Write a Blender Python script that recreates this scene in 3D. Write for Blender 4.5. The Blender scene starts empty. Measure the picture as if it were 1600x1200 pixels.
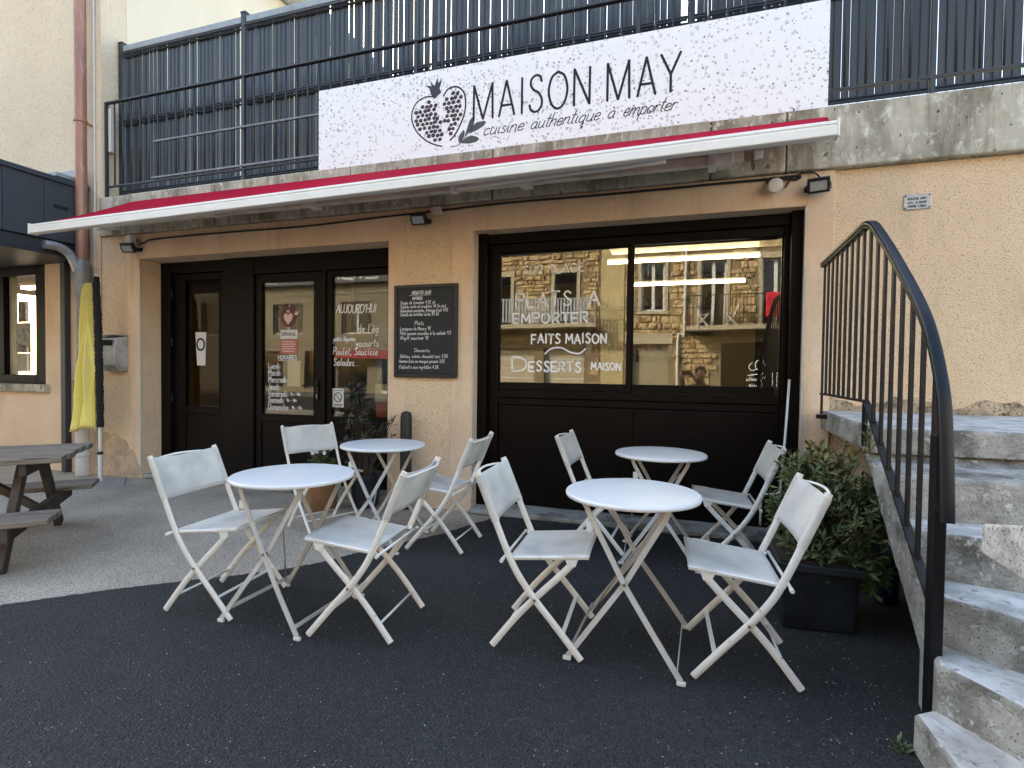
import bpy, bmesh, math, random
from mathutils import Vector, Matrix, noise
R = math.radians
S = bpy.context.scene
COL = S.collection
rnd = random.Random(7)

# ------------------------------------------------------------------ camera, sky, sun, exposure
EYE = 1.26
YAW, PITCH, ROLL, FPX = R(18.1), R(-1.4), R(0.69), 834.0
fw = Vector((-math.sin(YAW) * math.cos(PITCH), math.cos(YAW) * math.cos(PITCH), math.sin(PITCH)))
rt = Vector((math.cos(YAW), math.sin(YAW), 0))
up = rt.cross(fw)
rt, up = rt * math.cos(ROLL) + up * math.sin(ROLL), up * math.cos(ROLL) - rt * math.sin(ROLL)
cd = bpy.data.cameras.new('camera')
cd.sensor_width = 36
cd.lens = 36 * FPX / 1600
cd.clip_start = 0.05
cd.clip_end = 500
cam = bpy.data.objects.new('camera', cd)
COL.objects.link(cam)
cam.matrix_world = Matrix(((rt.x, up.x, -fw.x, 0), (rt.y, up.y, -fw.y, 0), (rt.z, up.z, -fw.z, EYE), (0, 0, 0, 1)))
S.camera = cam

SUN_EL, SUN_AZ = R(30), R(-48)          # azimuth from +Y (behind the shop) towards +X
W = bpy.data.worlds.new('World')
S.world = W
W.use_nodes = True
wn = W.node_tree
bg = wn.nodes['Background']
sky = wn.nodes.new('ShaderNodeTexSky')
sky.sky_type = 'NISHITA'
sky.sun_disc = False
sky.sun_elevation = SUN_EL
sky.sun_rotation = SUN_AZ
sky.air_density = 1.2
sky.dust_density = 3.0
sky.ozone_density = 0.0
wn.links.new(sky.outputs[0], bg.inputs[0])
bg.inputs[1].default_value = 0.15
sd = bpy.data.lights.new('sun', 'SUN')
sd.energy = 2.3
sd.angle = R(0.6)
sd.color = (1.0, 0.95, 0.77)
sun = bpy.data.objects.new('sun', sd)
COL.objects.link(sun)
sdir = Vector((math.sin(SUN_AZ) * math.cos(SUN_EL), math.cos(SUN_AZ) * math.cos(SUN_EL), math.sin(SUN_EL)))
sun.rotation_euler = (-sdir).to_track_quat('-Z', 'Y').to_euler()
sun.location = sdir * 40
S.view_settings.view_transform = 'Standard'
S.view_settings.look = 'None'
S.view_settings.exposure = 2.32
S.view_settings.gamma = 1.0
S.view_settings.use_curve_mapping = False
S.render.engine = 'CYCLES'
S.cycles.use_denoising = True
S.cycles.max_bounces = 8
S.cycles.transparent_max_bounces = 12
S.cycles.caustics_reflective = False
S.cycles.caustics_refractive = False
S.cycles.sample_clamp_indirect = 8

# ------------------------------------------------------------------ materials
MATS = {}


def nodes(name):
    m = bpy.data.materials.new(name)
    m.use_nodes = True
    t = m.node_tree
    b = t.nodes['Principled BSDF']
    MATS[name] = m
    return m, t, b


def M(name, col, rough=0.6, metal=0.0, var=None, var2=None, speck=None, bump=None, bump2=None, spec=0.5, stretch=None, coords='Object', warp=None, streak=None):
    """var=(scale, colour, lo, hi, detail); speck=(scale, colour, size); bump=(scale, strength, distance)"""
    m, t, b = nodes(name)
    N = t.nodes.new
    L = t.links.new
    b.inputs['Roughness'].default_value = rough
    b.inputs['Metallic'].default_value = metal
    b.inputs['Specular IOR Level'].default_value = spec
    tc = N('ShaderNodeTexCoord')
    vec = tc.outputs[coords]
    if stretch:
        mp = N('ShaderNodeMapping')
        mp.inputs['Scale'].default_value = stretch
        L(vec, mp.inputs['Vector'])
        vec = mp.outputs[0]
    if warp:
        wz = N('ShaderNodeTexNoise')
        wz.inputs['Scale'].default_value = warp[0]
        L(vec, wz.inputs['Vector'])
        wm = N('ShaderNodeVectorMath')
        wm.operation = 'MULTIPLY_ADD'
        wm.inputs[1].default_value = (warp[1],) * 3
        L(wz.outputs['Color'], wm.inputs[0])
        L(vec, wm.inputs[2])
        vec = wm.outputs[0]
    cur = None

    def mixc(fac, c2):
        nonlocal cur
        mx = N('ShaderNodeMix')
        mx.data_type = 'RGBA'
        if cur is None:
            mx.inputs['A'].default_value = (*col, 1)
        else:
            L(cur, mx.inputs['A'])
        mx.inputs['B'].default_value = (*c2, 1)
        L(fac, mx.inputs['Factor'])
        cur = mx.outputs['Result']
    for v in (var, var2):
        if v:
            n = N('ShaderNodeTexNoise')
            n.inputs['Scale'].default_value = v[0]
            n.inputs['Detail'].default_value = v[4] if len(v) > 4 else 6
            n.inputs['Roughness'].default_value = 0.65
            L(vec, n.inputs['Vector'])
            r = N('ShaderNodeMapRange')
            r.inputs['From Min'].default_value = v[2]
            r.inputs['From Max'].default_value = v[3]
            L(n.outputs['Fac'], r.inputs['Value'])
            mixc(r.outputs[0], v[1])
    if streak:
        mp = N('ShaderNodeMapping')
        mp.inputs['Scale'].default_value = (streak[0], streak[0], streak[0] * streak[4])
        L(tc.outputs['Object'], mp.inputs['Vector'])
        n = N('ShaderNodeTexNoise')
        n.inputs['Scale'].default_value = 1.0
        n.inputs['Detail'].default_value = 7
        n.inputs['Roughness'].default_value = 0.7
        L(mp.outputs[0], n.inputs['Vector'])
        r = N('ShaderNodeMapRange')
        r.inputs['From Min'].default_value = streak[2]
        r.inputs['From Max'].default_value = streak[3]
        r.inputs['To Max'].default_value = 0.75
        L(n.outputs['Fac'], r.inputs['Value'])
        mixc(r.outputs[0], streak[1])
    for sp in (speck if isinstance(speck, list) else [speck] if speck else []):
        n = N('ShaderNodeTexVoronoi')
        n.inputs['Scale'].default_value = sp[0]
        L(vec, n.inputs['Vector'])
        # only some of the cells carry a speck
        sx = N('ShaderNodeSeparateColor')
        L(n.outputs['Color'], sx.inputs[0])
        r = N('ShaderNodeMapRange')
        r.inputs['From Min'].default_value = sp[2]
        r.inputs['From Max'].default_value = sp[2] * 0.75
        L(n.outputs['Distance'], r.inputs['Value'])
        g = N('ShaderNodeMath')
        g.operation = 'GREATER_THAN'
        g.inputs[1].default_value = sp[3] if len(sp) > 3 else 0.5
        L(sx.outputs[0], g.inputs[0])
        mu = N('ShaderNodeMath')
        mu.operation = 'MULTIPLY'
        L(r.outputs[0], mu.inputs[0])
        L(g.outputs[0], mu.inputs[1])
        mixc(mu.outputs[0], sp[1])
    if cur is None:
        b.inputs['Base Color'].default_value = (*col, 1)
    else:
        L(cur, b.inputs['Base Color'])
    last = None
    for bp in (bump, bump2):
        if bp:
            n = N('ShaderNodeTexNoise')
            n.inputs['Scale'].default_value = bp[0]
            n.inputs['Detail'].default_value = bp[3] if len(bp) > 3 else 4
            L(vec, n.inputs['Vector'])
            bn = N('ShaderNodeBump')
            bn.inputs['Strength'].default_value = bp[1]
            bn.inputs['Distance'].default_value = bp[2]
            L(n.outputs['Fac'], bn.inputs['Height'])
            if last:
                L(last, bn.inputs['Normal'])
            last = bn.outputs[0]
    if last:
        L(last, b.inputs['Normal'])
    return m


def glass(name, ior, tint, mirror=1.0):
    m, t, b = nodes(name)
    N = t.nodes.new
    L = t.links.new
    out = t.nodes['Material Output']
    g = N('ShaderNodeBsdfGlossy')
    g.inputs['Roughness'].default_value = 0.0
    g.inputs['Color'].default_value = (mirror, mirror, mirror, 1)
    tr = N('ShaderNodeBsdfTransparent')
    tr.inputs['Color'].default_value = (*tint, 1)
    fr = N('ShaderNodeFresnel')
    fr.inputs['IOR'].default_value = ior
    nz = N('ShaderNodeTexNoise')
    nz.inputs['Scale'].default_value = 1.3
    nz.inputs['Detail'].default_value = 1
    tc = N('ShaderNodeTexCoord')
    L(tc.outputs['Object'], nz.inputs['Vector'])
    bn = N('ShaderNodeBump')
    bn.inputs['Strength'].default_value = 0.05
    bn.inputs['Distance'].default_value = 0.02
    L(nz.outputs['Fac'], bn.inputs['Height'])
    L(bn.outputs[0], g.inputs['Normal'])
    mx = N('ShaderNodeMixShader')
    # reflect at the outer face only: a thin sheet has no total internal reflection
    ge = N('ShaderNodeNewGeometry')
    iv = N('ShaderNodeMath')
    iv.operation = 'SUBTRACT'
    iv.inputs[0].default_value = 1.0
    L(ge.outputs['Backfacing'], iv.inputs[1])
    mu = N('ShaderNodeMath')
    mu.operation = 'MULTIPLY'
    L(fr.outputs[0], mu.inputs[0])
    L(iv.outputs[0], mu.inputs[1])
    L(mu.outputs[0], mx.inputs[0])
    L(tr.outputs[0], mx.inputs[1])
    L(g.outputs[0], mx.inputs[2])
    L(mx.outputs[0], out.inputs[0])
    return m


def emit(name, col, power):
    m, t, b = nodes(name)
    b.inputs['Base Color'].default_value = (0.8, 0.8, 0.8, 1)
    b.inputs['Emission Color'].default_value = (*col, 1)
    b.inputs['Emission Strength'].default_value = power
    return m


def fabric(name, col, alpha, dirt):
    m, t, b = nodes(name)
    N = t.nodes.new
    L = t.links.new
    b.inputs['Roughness'].default_value = 0.75
    tc = N('ShaderNodeTexCoord')
    n = N('ShaderNodeTexNoise')
    n.inputs['Scale'].default_value = 7
    n.inputs['Detail'].default_value = 5
    n.noise_dimensions = '4D'
    oi = N('ShaderNodeObjectInfo')
    ml = N('ShaderNodeMath')
    ml.operation = 'MULTIPLY'
    ml.inputs[1].default_value = 40
    L(oi.outputs['Random'], ml.inputs[0])
    L(ml.outputs[0], n.inputs['W'])
    L(tc.outputs['Object'], n.inputs['Vector'])
    r = N('ShaderNodeMapRange')
    r.inputs['From Min'].default_value = 0.42
    r.inputs['From Max'].default_value = 0.72
    L(n.outputs['Fac'], r.inputs['Value'])
    mx = N('ShaderNodeMix')
    mx.data_type = 'RGBA'
    mx.inputs['A'].default_value = (*col, 1)
    mx.inputs['B'].default_value = (*dirt, 1)
    L(r.outputs[0], mx.inputs['Factor'])
    L(mx.outputs['Result'], b.inputs['Base Color'])
    bn = N('ShaderNodeBump')
    bn.inputs['Strength'].default_value = 0.5
    bn.inputs['Distance'].default_value = 0.004
    n2 = N('ShaderNodeTexNoise')
    n2.inputs['Scale'].default_value = 16
    L(tc.outputs['Object'], n2.inputs['Vector'])
    L(n2.outputs['Fac'], bn.inputs['Height'])
    ck = N('ShaderNodeTexChecker')
    ck.inputs['Scale'].default_value = 700
    L(tc.outputs['Object'], ck.inputs['Vector'])
    b2 = N('ShaderNodeBump')
    b2.inputs['Strength'].default_value = 0.25
    b2.inputs['Distance'].default_value = 0.0008
    L(ck.outputs['Fac'], b2.inputs['Height'])
    L(bn.outputs[0], b2.inputs['Normal'])
    L(b2.outputs[0], b.inputs['Normal'])
    # light also passes through the woven cloth, and the open weave lets a little show through
    tl = N('ShaderNodeBsdfTranslucent')
    L(mx.outputs['Result'], tl.inputs['Color'])
    m1 = N('ShaderNodeMixShader')
    m1.inputs[0].default_value = 0.25
    L(b.outputs[0], m1.inputs[1])
    L(tl.outputs[0], m1.inputs[2])
    tr = N('ShaderNodeBsdfTransparent')
    m2 = N('ShaderNodeMixShader')
    m2.inputs[0].default_value = 1 - alpha
    L(m1.outputs[0], m2.inputs[1])
    L(tr.outputs[0], m2.inputs[2])
    L(m2.outputs[0], t.nodes['Material Output'].inputs[0])
    return m


PEACH, PEACH2 = (0.80, 0.61, 0.405), (0.73, 0.54, 0.35)
M('render_rough', PEACH, 0.95, var=(1.1, PEACH2, 0.45, 0.75), var2=(70, (0.40, 0.285, 0.18), 0.56, 0.70, 3), speck=[(95, (0.84, 0.66, 0.47), 0.34, 0.70), (80, (0.34, 0.24, 0.15), 0.26, 0.68)], bump=(100, 0.9, 0.011, 3), bump2=(9, 0.15, 0.02), spec=0.2, streak=(2.2, (0.55, 0.42, 0.28), 0.52, 0.74, .22))
M('render_smooth', (0.77, 0.58, 0.40), 0.9, var=(1.6, (0.66, 0.475, 0.315), 0.42, 0.72), var2=(30, (0.52, 0.355, 0.22), 0.55, 0.8), bump=(45, 0.25, 0.006), spec=0.2, streak=(4.0, (0.50, 0.375, 0.25), 0.53, 0.76, .16), speck=[(9, (0.16, 0.12, 0.09), 0.05, 0.8)])
M('render_dirty', (0.62, 0.465, 0.30), 0.95, var=(4.0, (0.33, 0.255, 0.175), 0.40, 0.68, 9), var2=(30, (0.17, 0.135, 0.10), 0.56, 0.74), bump=(60, 0.6, 0.01), spec=0.2)
M('mould', (0.62, 0.475, 0.32), 0.95, var=(7.0, (0.20, 0.165, 0.11), 0.42, 0.64, 9), var2=(60, (0.08, 0.07, 0.05), 0.53, 0.64), bump=(95, 0.9, 0.010), spec=0.1)
M('render_cream', (0.82, 0.69, 0.51), 0.95, var=(0.9, (0.75, 0.62, 0.45), 0.4, 0.7), var2=(50, (0.45, 0.38, 0.27), 0.57, 0.72, 3), bump=(70, 0.9, 0.012, 3), spec=0.2)
M('render_cream_smooth', (0.84, 0.74, 0.58), 0.95, var=(0.8, (0.76, 0.66, 0.50), 0.4, 0.7), bump=(50, 0.2, 0.006), spec=0.2)
M('concrete_slab', (0.50, 0.465, 0.375), 0.95, var=(3.0, (0.24, 0.215, 0.16), 0.43, 0.62, 11), var2=(20, (0.70, 0.675, 0.57), 0.53, 0.68, 10), speck=[(26, (0.075, 0.07, 0.06), 0.16, 0.70), (11, (0.16, 0.15, 0.12), 0.2, 0.8)], bump=(22, 0.5, 0.012, 8), spec=0.2, stretch=(1, 1, 0.55), warp=(9, .08), streak=(8.0, (0.15, 0.135, 0.10), 0.51, 0.68, .12))
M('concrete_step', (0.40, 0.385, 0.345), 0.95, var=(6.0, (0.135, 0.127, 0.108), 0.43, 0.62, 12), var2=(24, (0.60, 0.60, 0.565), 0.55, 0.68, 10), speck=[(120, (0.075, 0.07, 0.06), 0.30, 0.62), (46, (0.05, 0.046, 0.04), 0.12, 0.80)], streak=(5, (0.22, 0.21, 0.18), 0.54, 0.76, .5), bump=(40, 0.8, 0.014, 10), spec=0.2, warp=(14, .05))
M('concrete_tread_skylit', (0.64, 0.64, 0.61), 0.95, var=(5.0, (0.36, 0.355, 0.33), 0.43, 0.62, 12), var2=(26, (0.22, 0.21, 0.18), 0.57, 0.68, 10), speck=[(60, (0.09, 0.085, 0.07), 0.14, 0.76)], bump=(40, 0.6, 0.010, 10), spec=0.2, warp=(14, .05))  # same concrete made paler: skylight on the treads painted into the colour
M('granite', (0.56, 0.55, 0.51), 0.9, var=(9, (0.33, 0.32, 0.29), 0.46, 0.64, 10), var2=(60, (0.16, 0.155, 0.14), 0.56, 0.66, 6), speck=[(130, (0.10, 0.098, 0.09), 0.32, 0.66), (70, (0.07, 0.068, 0.06), 0.20, 0.80)], bump=(50, 0.7, 0.010, 8), spec=0.25, warp=(20, .04))
M('asphalt', (0.022, 0.0242, 0.0242), 0.78, var=(0.8, (0.036, 0.039, 0.0385), 0.44, 0.62, 6), var2=(95, (0.011, 0.011, 0.011), 0.52, 0.62, 2), speck=[(85, (0.052, 0.055, 0.055), 0.36, 0.55), (60, (0.50, 0.50, 0.48), 0.15, 0.92), (120, (0.10, 0.103, 0.102), 0.34, 0.80)], bump=(110, 1.0, 0.020, 2), bump2=(24, 0.35, 0.012), spec=0.4)
M('old_pavement', (0.50, 0.43, 0.34), 0.93, var=(1.6, (0.34, 0.29, 0.225), 0.4, 0.7, 4), var2=(80, (0.17, 0.155, 0.13), 0.53, 0.64, 2), speck=[(75, (0.60, 0.57, 0.51), 0.36, 0.55), (60, (0.05, 0.045, 0.04), 0.2, 0.86)], bump=(90, 0.9, 0.014, 2), spec=0.25)
M('street_pavement', (0.16, 0.155, 0.145), 0.9, var=(2, (0.11, 0.105, 0.10), 0.4, 0.7), bump=(60, 0.5, 0.01), spec=0.2)
M('anthracite', (0.040, 0.048, 0.056), 0.45, var=(2.5, (0.05, 0.058, 0.066), 0.4, 0.7), bump=(60, 0.05, 0.002))
M('anthracite_slat', (0.055, 0.068, 0.078), 0.45, var=(3, (0.042, 0.053, 0.061), 0.4, 0.7), stretch=(1, 1, 0.2))
M('anthracite_rail', (0.028, 0.034, 0.040), 0.45, var=(14, (0.045, 0.046, 0.046), 0.5, 0.75))
M('galvanised', (0.46, 0.48, 0.49), 0.42, metal=0.7, var=(16, (0.30, 0.31, 0.32), 0.4, 0.7))
M('weathered_bar', (0.17, 0.19, 0.205), 0.55, metal=0.3, var=(16, (0.30, 0.32, 0.33), 0.5, 0.7), var2=(40, (0.10, 0.075, 0.06), 0.62, 0.72))
M('pale_rail', (0.34, 0.38, 0.40), 0.5, var=(8, (0.25, 0.28, 0.30), 0.45, 0.7))
M('copper', (0.42, 0.20, 0.13), 0.5, metal=0.35, var=(3, (0.24, 0.145, 0.12), 0.4, 0.65), var2=(18, (0.52, 0.34, 0.27), 0.56, 0.75), stretch=(1, 1, 0.35))
M('grey_pipe', (0.25, 0.26, 0.27), 0.5, metal=0.5, var=(9, (0.16, 0.165, 0.17), 0.4, 0.7))
M('white_pipe', (0.58, 0.55, 0.50), 0.6, var=(7, (0.42, 0.38, 0.32), 0.45, 0.75))
M('brown_frame', (0.0042, 0.0028, 0.0023), 0.45, var=(3, (0.006, 0.004, 0.0033), 0.4, 0.7), bump=(40, 0.04, 0.002), spec=0.12)
M('black_paint', (0.006, 0.006, 0.0065), 0.42, var=(18, (0.018, 0.015, 0.013), 0.56, 0.75), bump=(60, 0.15, 0.002), spec=0.3)
M('handrail_vinyl', (0.005, 0.007, 0.011), 0.38, var=(9, (0.012, 0.013, 0.016), 0.5, 0.8), spec=0.3)
M('baluster_paint', (0.018, 0.015, 0.013), 0.5, spec=0.25, var=(22, (0.042, 0.034, 0.027), 0.5, 0.75), bump=(50, 0.2, 0.002))
M('awning_white', (0.84, 0.83, 0.78), 0.42, var=(3, (0.78, 0.77, 0.71), 0.45, 0.75))
M('awning_cream', (0.78, 0.73, 0.60), 0.5, var=(5, (0.45, 0.40, 0.30), 0.45, 0.75))
M('awning_red', (0.42, 0.006, 0.030), 0.9, var=(1.5, (0.36, 0.005, 0.025), 0.4, 0.7), bump=(300, 0.2, 0.001), spec=0.08)
M('chair_paint', (0.82, 0.79, 0.71), 0.42, var=(12, (0.72, 0.69, 0.61), 0.5, 0.8), var2=(40, (0.36, 0.28, 0.20), 0.63, 0.74))
M('table_paint', (0.70, 0.715, 0.70), 0.36, var=(3, (0.64, 0.655, 0.645), 0.4, 0.7), var2=(30, (0.52, 0.51, 0.47), 0.66, 0.76), bump=(14, 0.03, 0.004))
M('table_rim', (0.78, 0.78, 0.76), 0.4)
M('table_legs', (0.60, 0.58, 0.53), 0.42, var=(10, (0.48, 0.45, 0.40), 0.45, 0.75), var2=(50, (0.28, 0.22, 0.16), 0.66, 0.8))
M('rivet', (0.35, 0.34, 0.32), 0.35, metal=0.8)
fabric('sling', (0.84, 0.82, 0.75), 0.86, (0.63, 0.615, 0.57))
M('old_wood', (0.17, 0.132, 0.098), 0.9, var=(9, (0.30, 0.255, 0.205), 0.42, 0.68, 8), var2=(30, (0.035, 0.028, 0.022), 0.55, 0.7), bump=(40, 0.7, 0.006, 6), stretch=(0.12, 1.6, 1.6), spec=0.25)
M('dark_wood', (0.065, 0.045, 0.033), 0.85, var=(9, (0.11, 0.085, 0.065), 0.42, 0.68, 8), bump=(40, 0.6, 0.006, 6), stretch=(1, 1, 0.2), spec=0.25)
M('slate_board', (0.012, 0.013, 0.013), 0.7, var=(3, (0.024, 0.025, 0.025), 0.45, 0.75))
M('board_frame', (0.010, 0.009, 0.008), 0.45)
M('chalk', (0.72, 0.71, 0.68), 0.95, var=(60, (0.38, 0.38, 0.37), 0.5, 0.8))
M('window_paint', (0.90, 0.90, 0.87), 0.8, var=(30, (0.80, 0.80, 0.77), 0.5, 0.8))
M('white_vinyl', (0.78, 0.78, 0.76), 0.6)
M('ink', (0.022, 0.022, 0.024), 0.6, spec=0.2)
M('leaf_print', (0.085, 0.095, 0.095), 0.6, spec=0.2)
M('crown_print', (0.055, 0.06, 0.075), 0.6, spec=0.2)
M('seed_print', (0.062, 0.044, 0.049), 0.6, spec=0.2, var=(30, (0.085, 0.062, 0.068), 0.45, 0.7))
M('logo_maroon', (0.10, 0.022, 0.026), 0.5)
M('logo_pink', (0.68, 0.45, 0.38), 0.5)
M('paper', (0.66, 0.65, 0.60), 0.8, var=(8, (0.58, 0.57, 0.53), 0.45, 0.75))
M('paper_red', (0.46, 0.13, 0.09), 0.7)
M('paper_blue', (0.06, 0.13, 0.28), 0.7, var=(14, (0.02, 0.04, 0.09), 0.5, 0.6))
M('paper_grey', (0.33, 0.33, 0.32), 0.8, var=(18, (0.10, 0.10, 0.10), 0.5, 0.6))
M('terrazzo', (0.88, 0.895, 0.885), 0.38, speck=[(24, (0.62, 0.625, 0.62), 0.36, 0.42), (23, (0.11, 0.115, 0.115), 0.20, 0.55), (34, (0.38, 0.385, 0.38), 0.25, 0.60)], warp=(26, .035))
M('panel_edge', (0.55, 0.55, 0.55), 0.5)
M('flag_yellow', (0.85, 0.72, 0.20), 0.7, var=(2, (0.78, 0.65, 0.16), 0.4, 0.7), bump=(9, 0.2, 0.01))
M('flag_print', (0.78, 0.70, 0.30), 0.7)
M('flag_mark', (0.30, 0.26, 0.28), 0.7)
M('flag_black', (0.009, 0.008, 0.008), 0.9, bump=(80, 0.5, 0.004))
M('pole_white', (0.72, 0.71, 0.68), 0.4)
M('plate_grey', (0.30, 0.30, 0.29), 0.6, var=(10, (0.22, 0.21, 0.2), 0.45, 0.7))
M('mail_grey', (0.50, 0.50, 0.49), 0.4, metal=0.3, var=(8, (0.25, 0.25, 0.24), 0.4, 0.7))
M('dark_void', (0.008, 0.008, 0.008), 0.9)
M('lamp_black', (0.010, 0.010, 0.011), 0.45)
M('lamp_lens', (0.45, 0.46, 0.45), 0.25, var=(60, (0.35, 0.36, 0.35), 0.45, 0.7))
M('sensor_white', (0.70, 0.68, 0.62), 0.5)
M('cable_black', (0.008, 0.008, 0.008), 0.6)
M('cable_white', (0.66, 0.63, 0.57), 0.6)
M('plaque', (0.34, 0.37, 0.39), 0.4, metal=0.3, var=(20, (0.44, 0.46, 0.47), 0.45, 0.7))
M('planter_blue', (0.006, 0.009, 0.013), 0.5, var=(6, (0.018, 0.025, 0.036), 0.4, 0.7), bump=(30, 0.1, 0.003))
M('soil', (0.03, 0.022, 0.016), 0.95)
M('leaf_green', (0.060, 0.092, 0.030), 0.5, var=(14, (0.115, 0.135, 0.040), 0.44, 0.66), spec=0.4)
M('leaf_tip', (0.21, 0.155, 0.045), 0.5, var=(16, (0.13, 0.16, 0.04), 0.40, 0.60))
M('leaf_dark', (0.028, 0.040, 0.020), 0.5, var=(14, (0.075, 0.022, 0.026), 0.48, 0.66))
M('bark', (0.07, 0.048, 0.033), 0.9, bump=(40, 0.5, 0.004))
M('petal', (0.78, 0.74, 0.72), 0.7)
M('terracotta', (0.30, 0.16, 0.075), 0.9, var=(5, (0.20, 0.11, 0.055), 0.4, 0.7), bump=(50, 0.3, 0.004))
M('blue_plastic', (0.008, 0.016, 0.07), 0.5)
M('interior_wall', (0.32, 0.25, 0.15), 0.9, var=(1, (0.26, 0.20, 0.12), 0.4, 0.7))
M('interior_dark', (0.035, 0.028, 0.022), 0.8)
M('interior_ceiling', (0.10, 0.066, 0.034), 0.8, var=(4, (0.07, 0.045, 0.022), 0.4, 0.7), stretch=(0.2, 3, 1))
M('counter', (0.05, 0.035, 0.025), 0.5)
M('stone_block', (0.52, 0.385, 0.20), 0.95, var=(2.6, (0.26, 0.175, 0.085), 0.45, 0.60), var2=(12, (0.16, 0.11, 0.06), 0.55, 0.68), bump=(9, 1.0, 0.05, 6), spec=0.2)
M('stone_mortar', (0.20, 0.155, 0.09), 0.95, var=(4, (0.24, 0.19, 0.12), 0.42, 0.66), bump=(14, 0.8, 0.03), spec=0.2)
M('stone_dressed', (0.40, 0.345, 0.235), 0.9, var=(3, (0.42, 0.36, 0.25), 0.42, 0.7), bump=(20, 0.3, 0.01), spec=0.2)
M('yellow_render', (0.40, 0.325, 0.16), 0.9, var=(2, (0.50, 0.40, 0.20), 0.4, 0.7), bump=(40, 0.3, 0.006))
M('beige_cladding', (0.30, 0.26, 0.165), 0.8, var=(2, (0.25, 0.215, 0.135), 0.4, 0.7))
M('slate_roof', (0.07, 0.07, 0.075), 0.8, var=(6, (0.11, 0.11, 0.115), 0.4, 0.7))
M('white_joinery', (0.60, 0.60, 0.57), 0.5)
M('grey_joinery', (0.13, 0.13, 0.125), 0.5)
M('red_cloth', (0.50, 0.012, 0.025), 0.85, bump=(12, 0.5, 0.02))
M('red_band', (0.40, 0.03, 0.03), 0.6)
M('skin', (0.46, 0.27, 0.19), 0.55)
M('hair', (0.012, 0.009, 0.007), 0.6)
M('jacket', (0.022, 0.022, 0.026), 0.85, bump=(30, 0.3, 0.01))
M('trousers', (0.02, 0.025, 0.045), 0.85)
M('phone_black', (0.008, 0.008, 0.009), 0.3)
emit('tube_light', (1.0, 0.90, 0.62), 9.0)
emit('tube_light_white', (1.0, 0.95, 0.82), 3.2)
glass('pane_glass', 2.35, (0.82, 0.80, 0.74))
glass('far_glass', 1.6, (0.5, 0.5, 0.5))
glass('door_glass', 1.28, (0.75, 0.66, 0.52))
glass('shop_glass', 1.85, (0.80, 0.78, 0.70))
glass('side_glass', 1.5, (0.9, 0.88, 0.82))


# ------------------------------------------------------------------ mesh helpers
ORG = {}


def setp(o, **k):
    for a, b in k.items():
        if b is not None:
            o[a] = b


def thing(name, label, cat, loc=(0, 0, 0), group=None):
    o = bpy.data.objects.new(name, None)
    o.empty_display_size = 0.1
    COL.objects.link(o)
    o.location = loc
    ORG[o] = Vector(loc)
    setp(o, label=label, category=cat, group=group)
    return o


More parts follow.
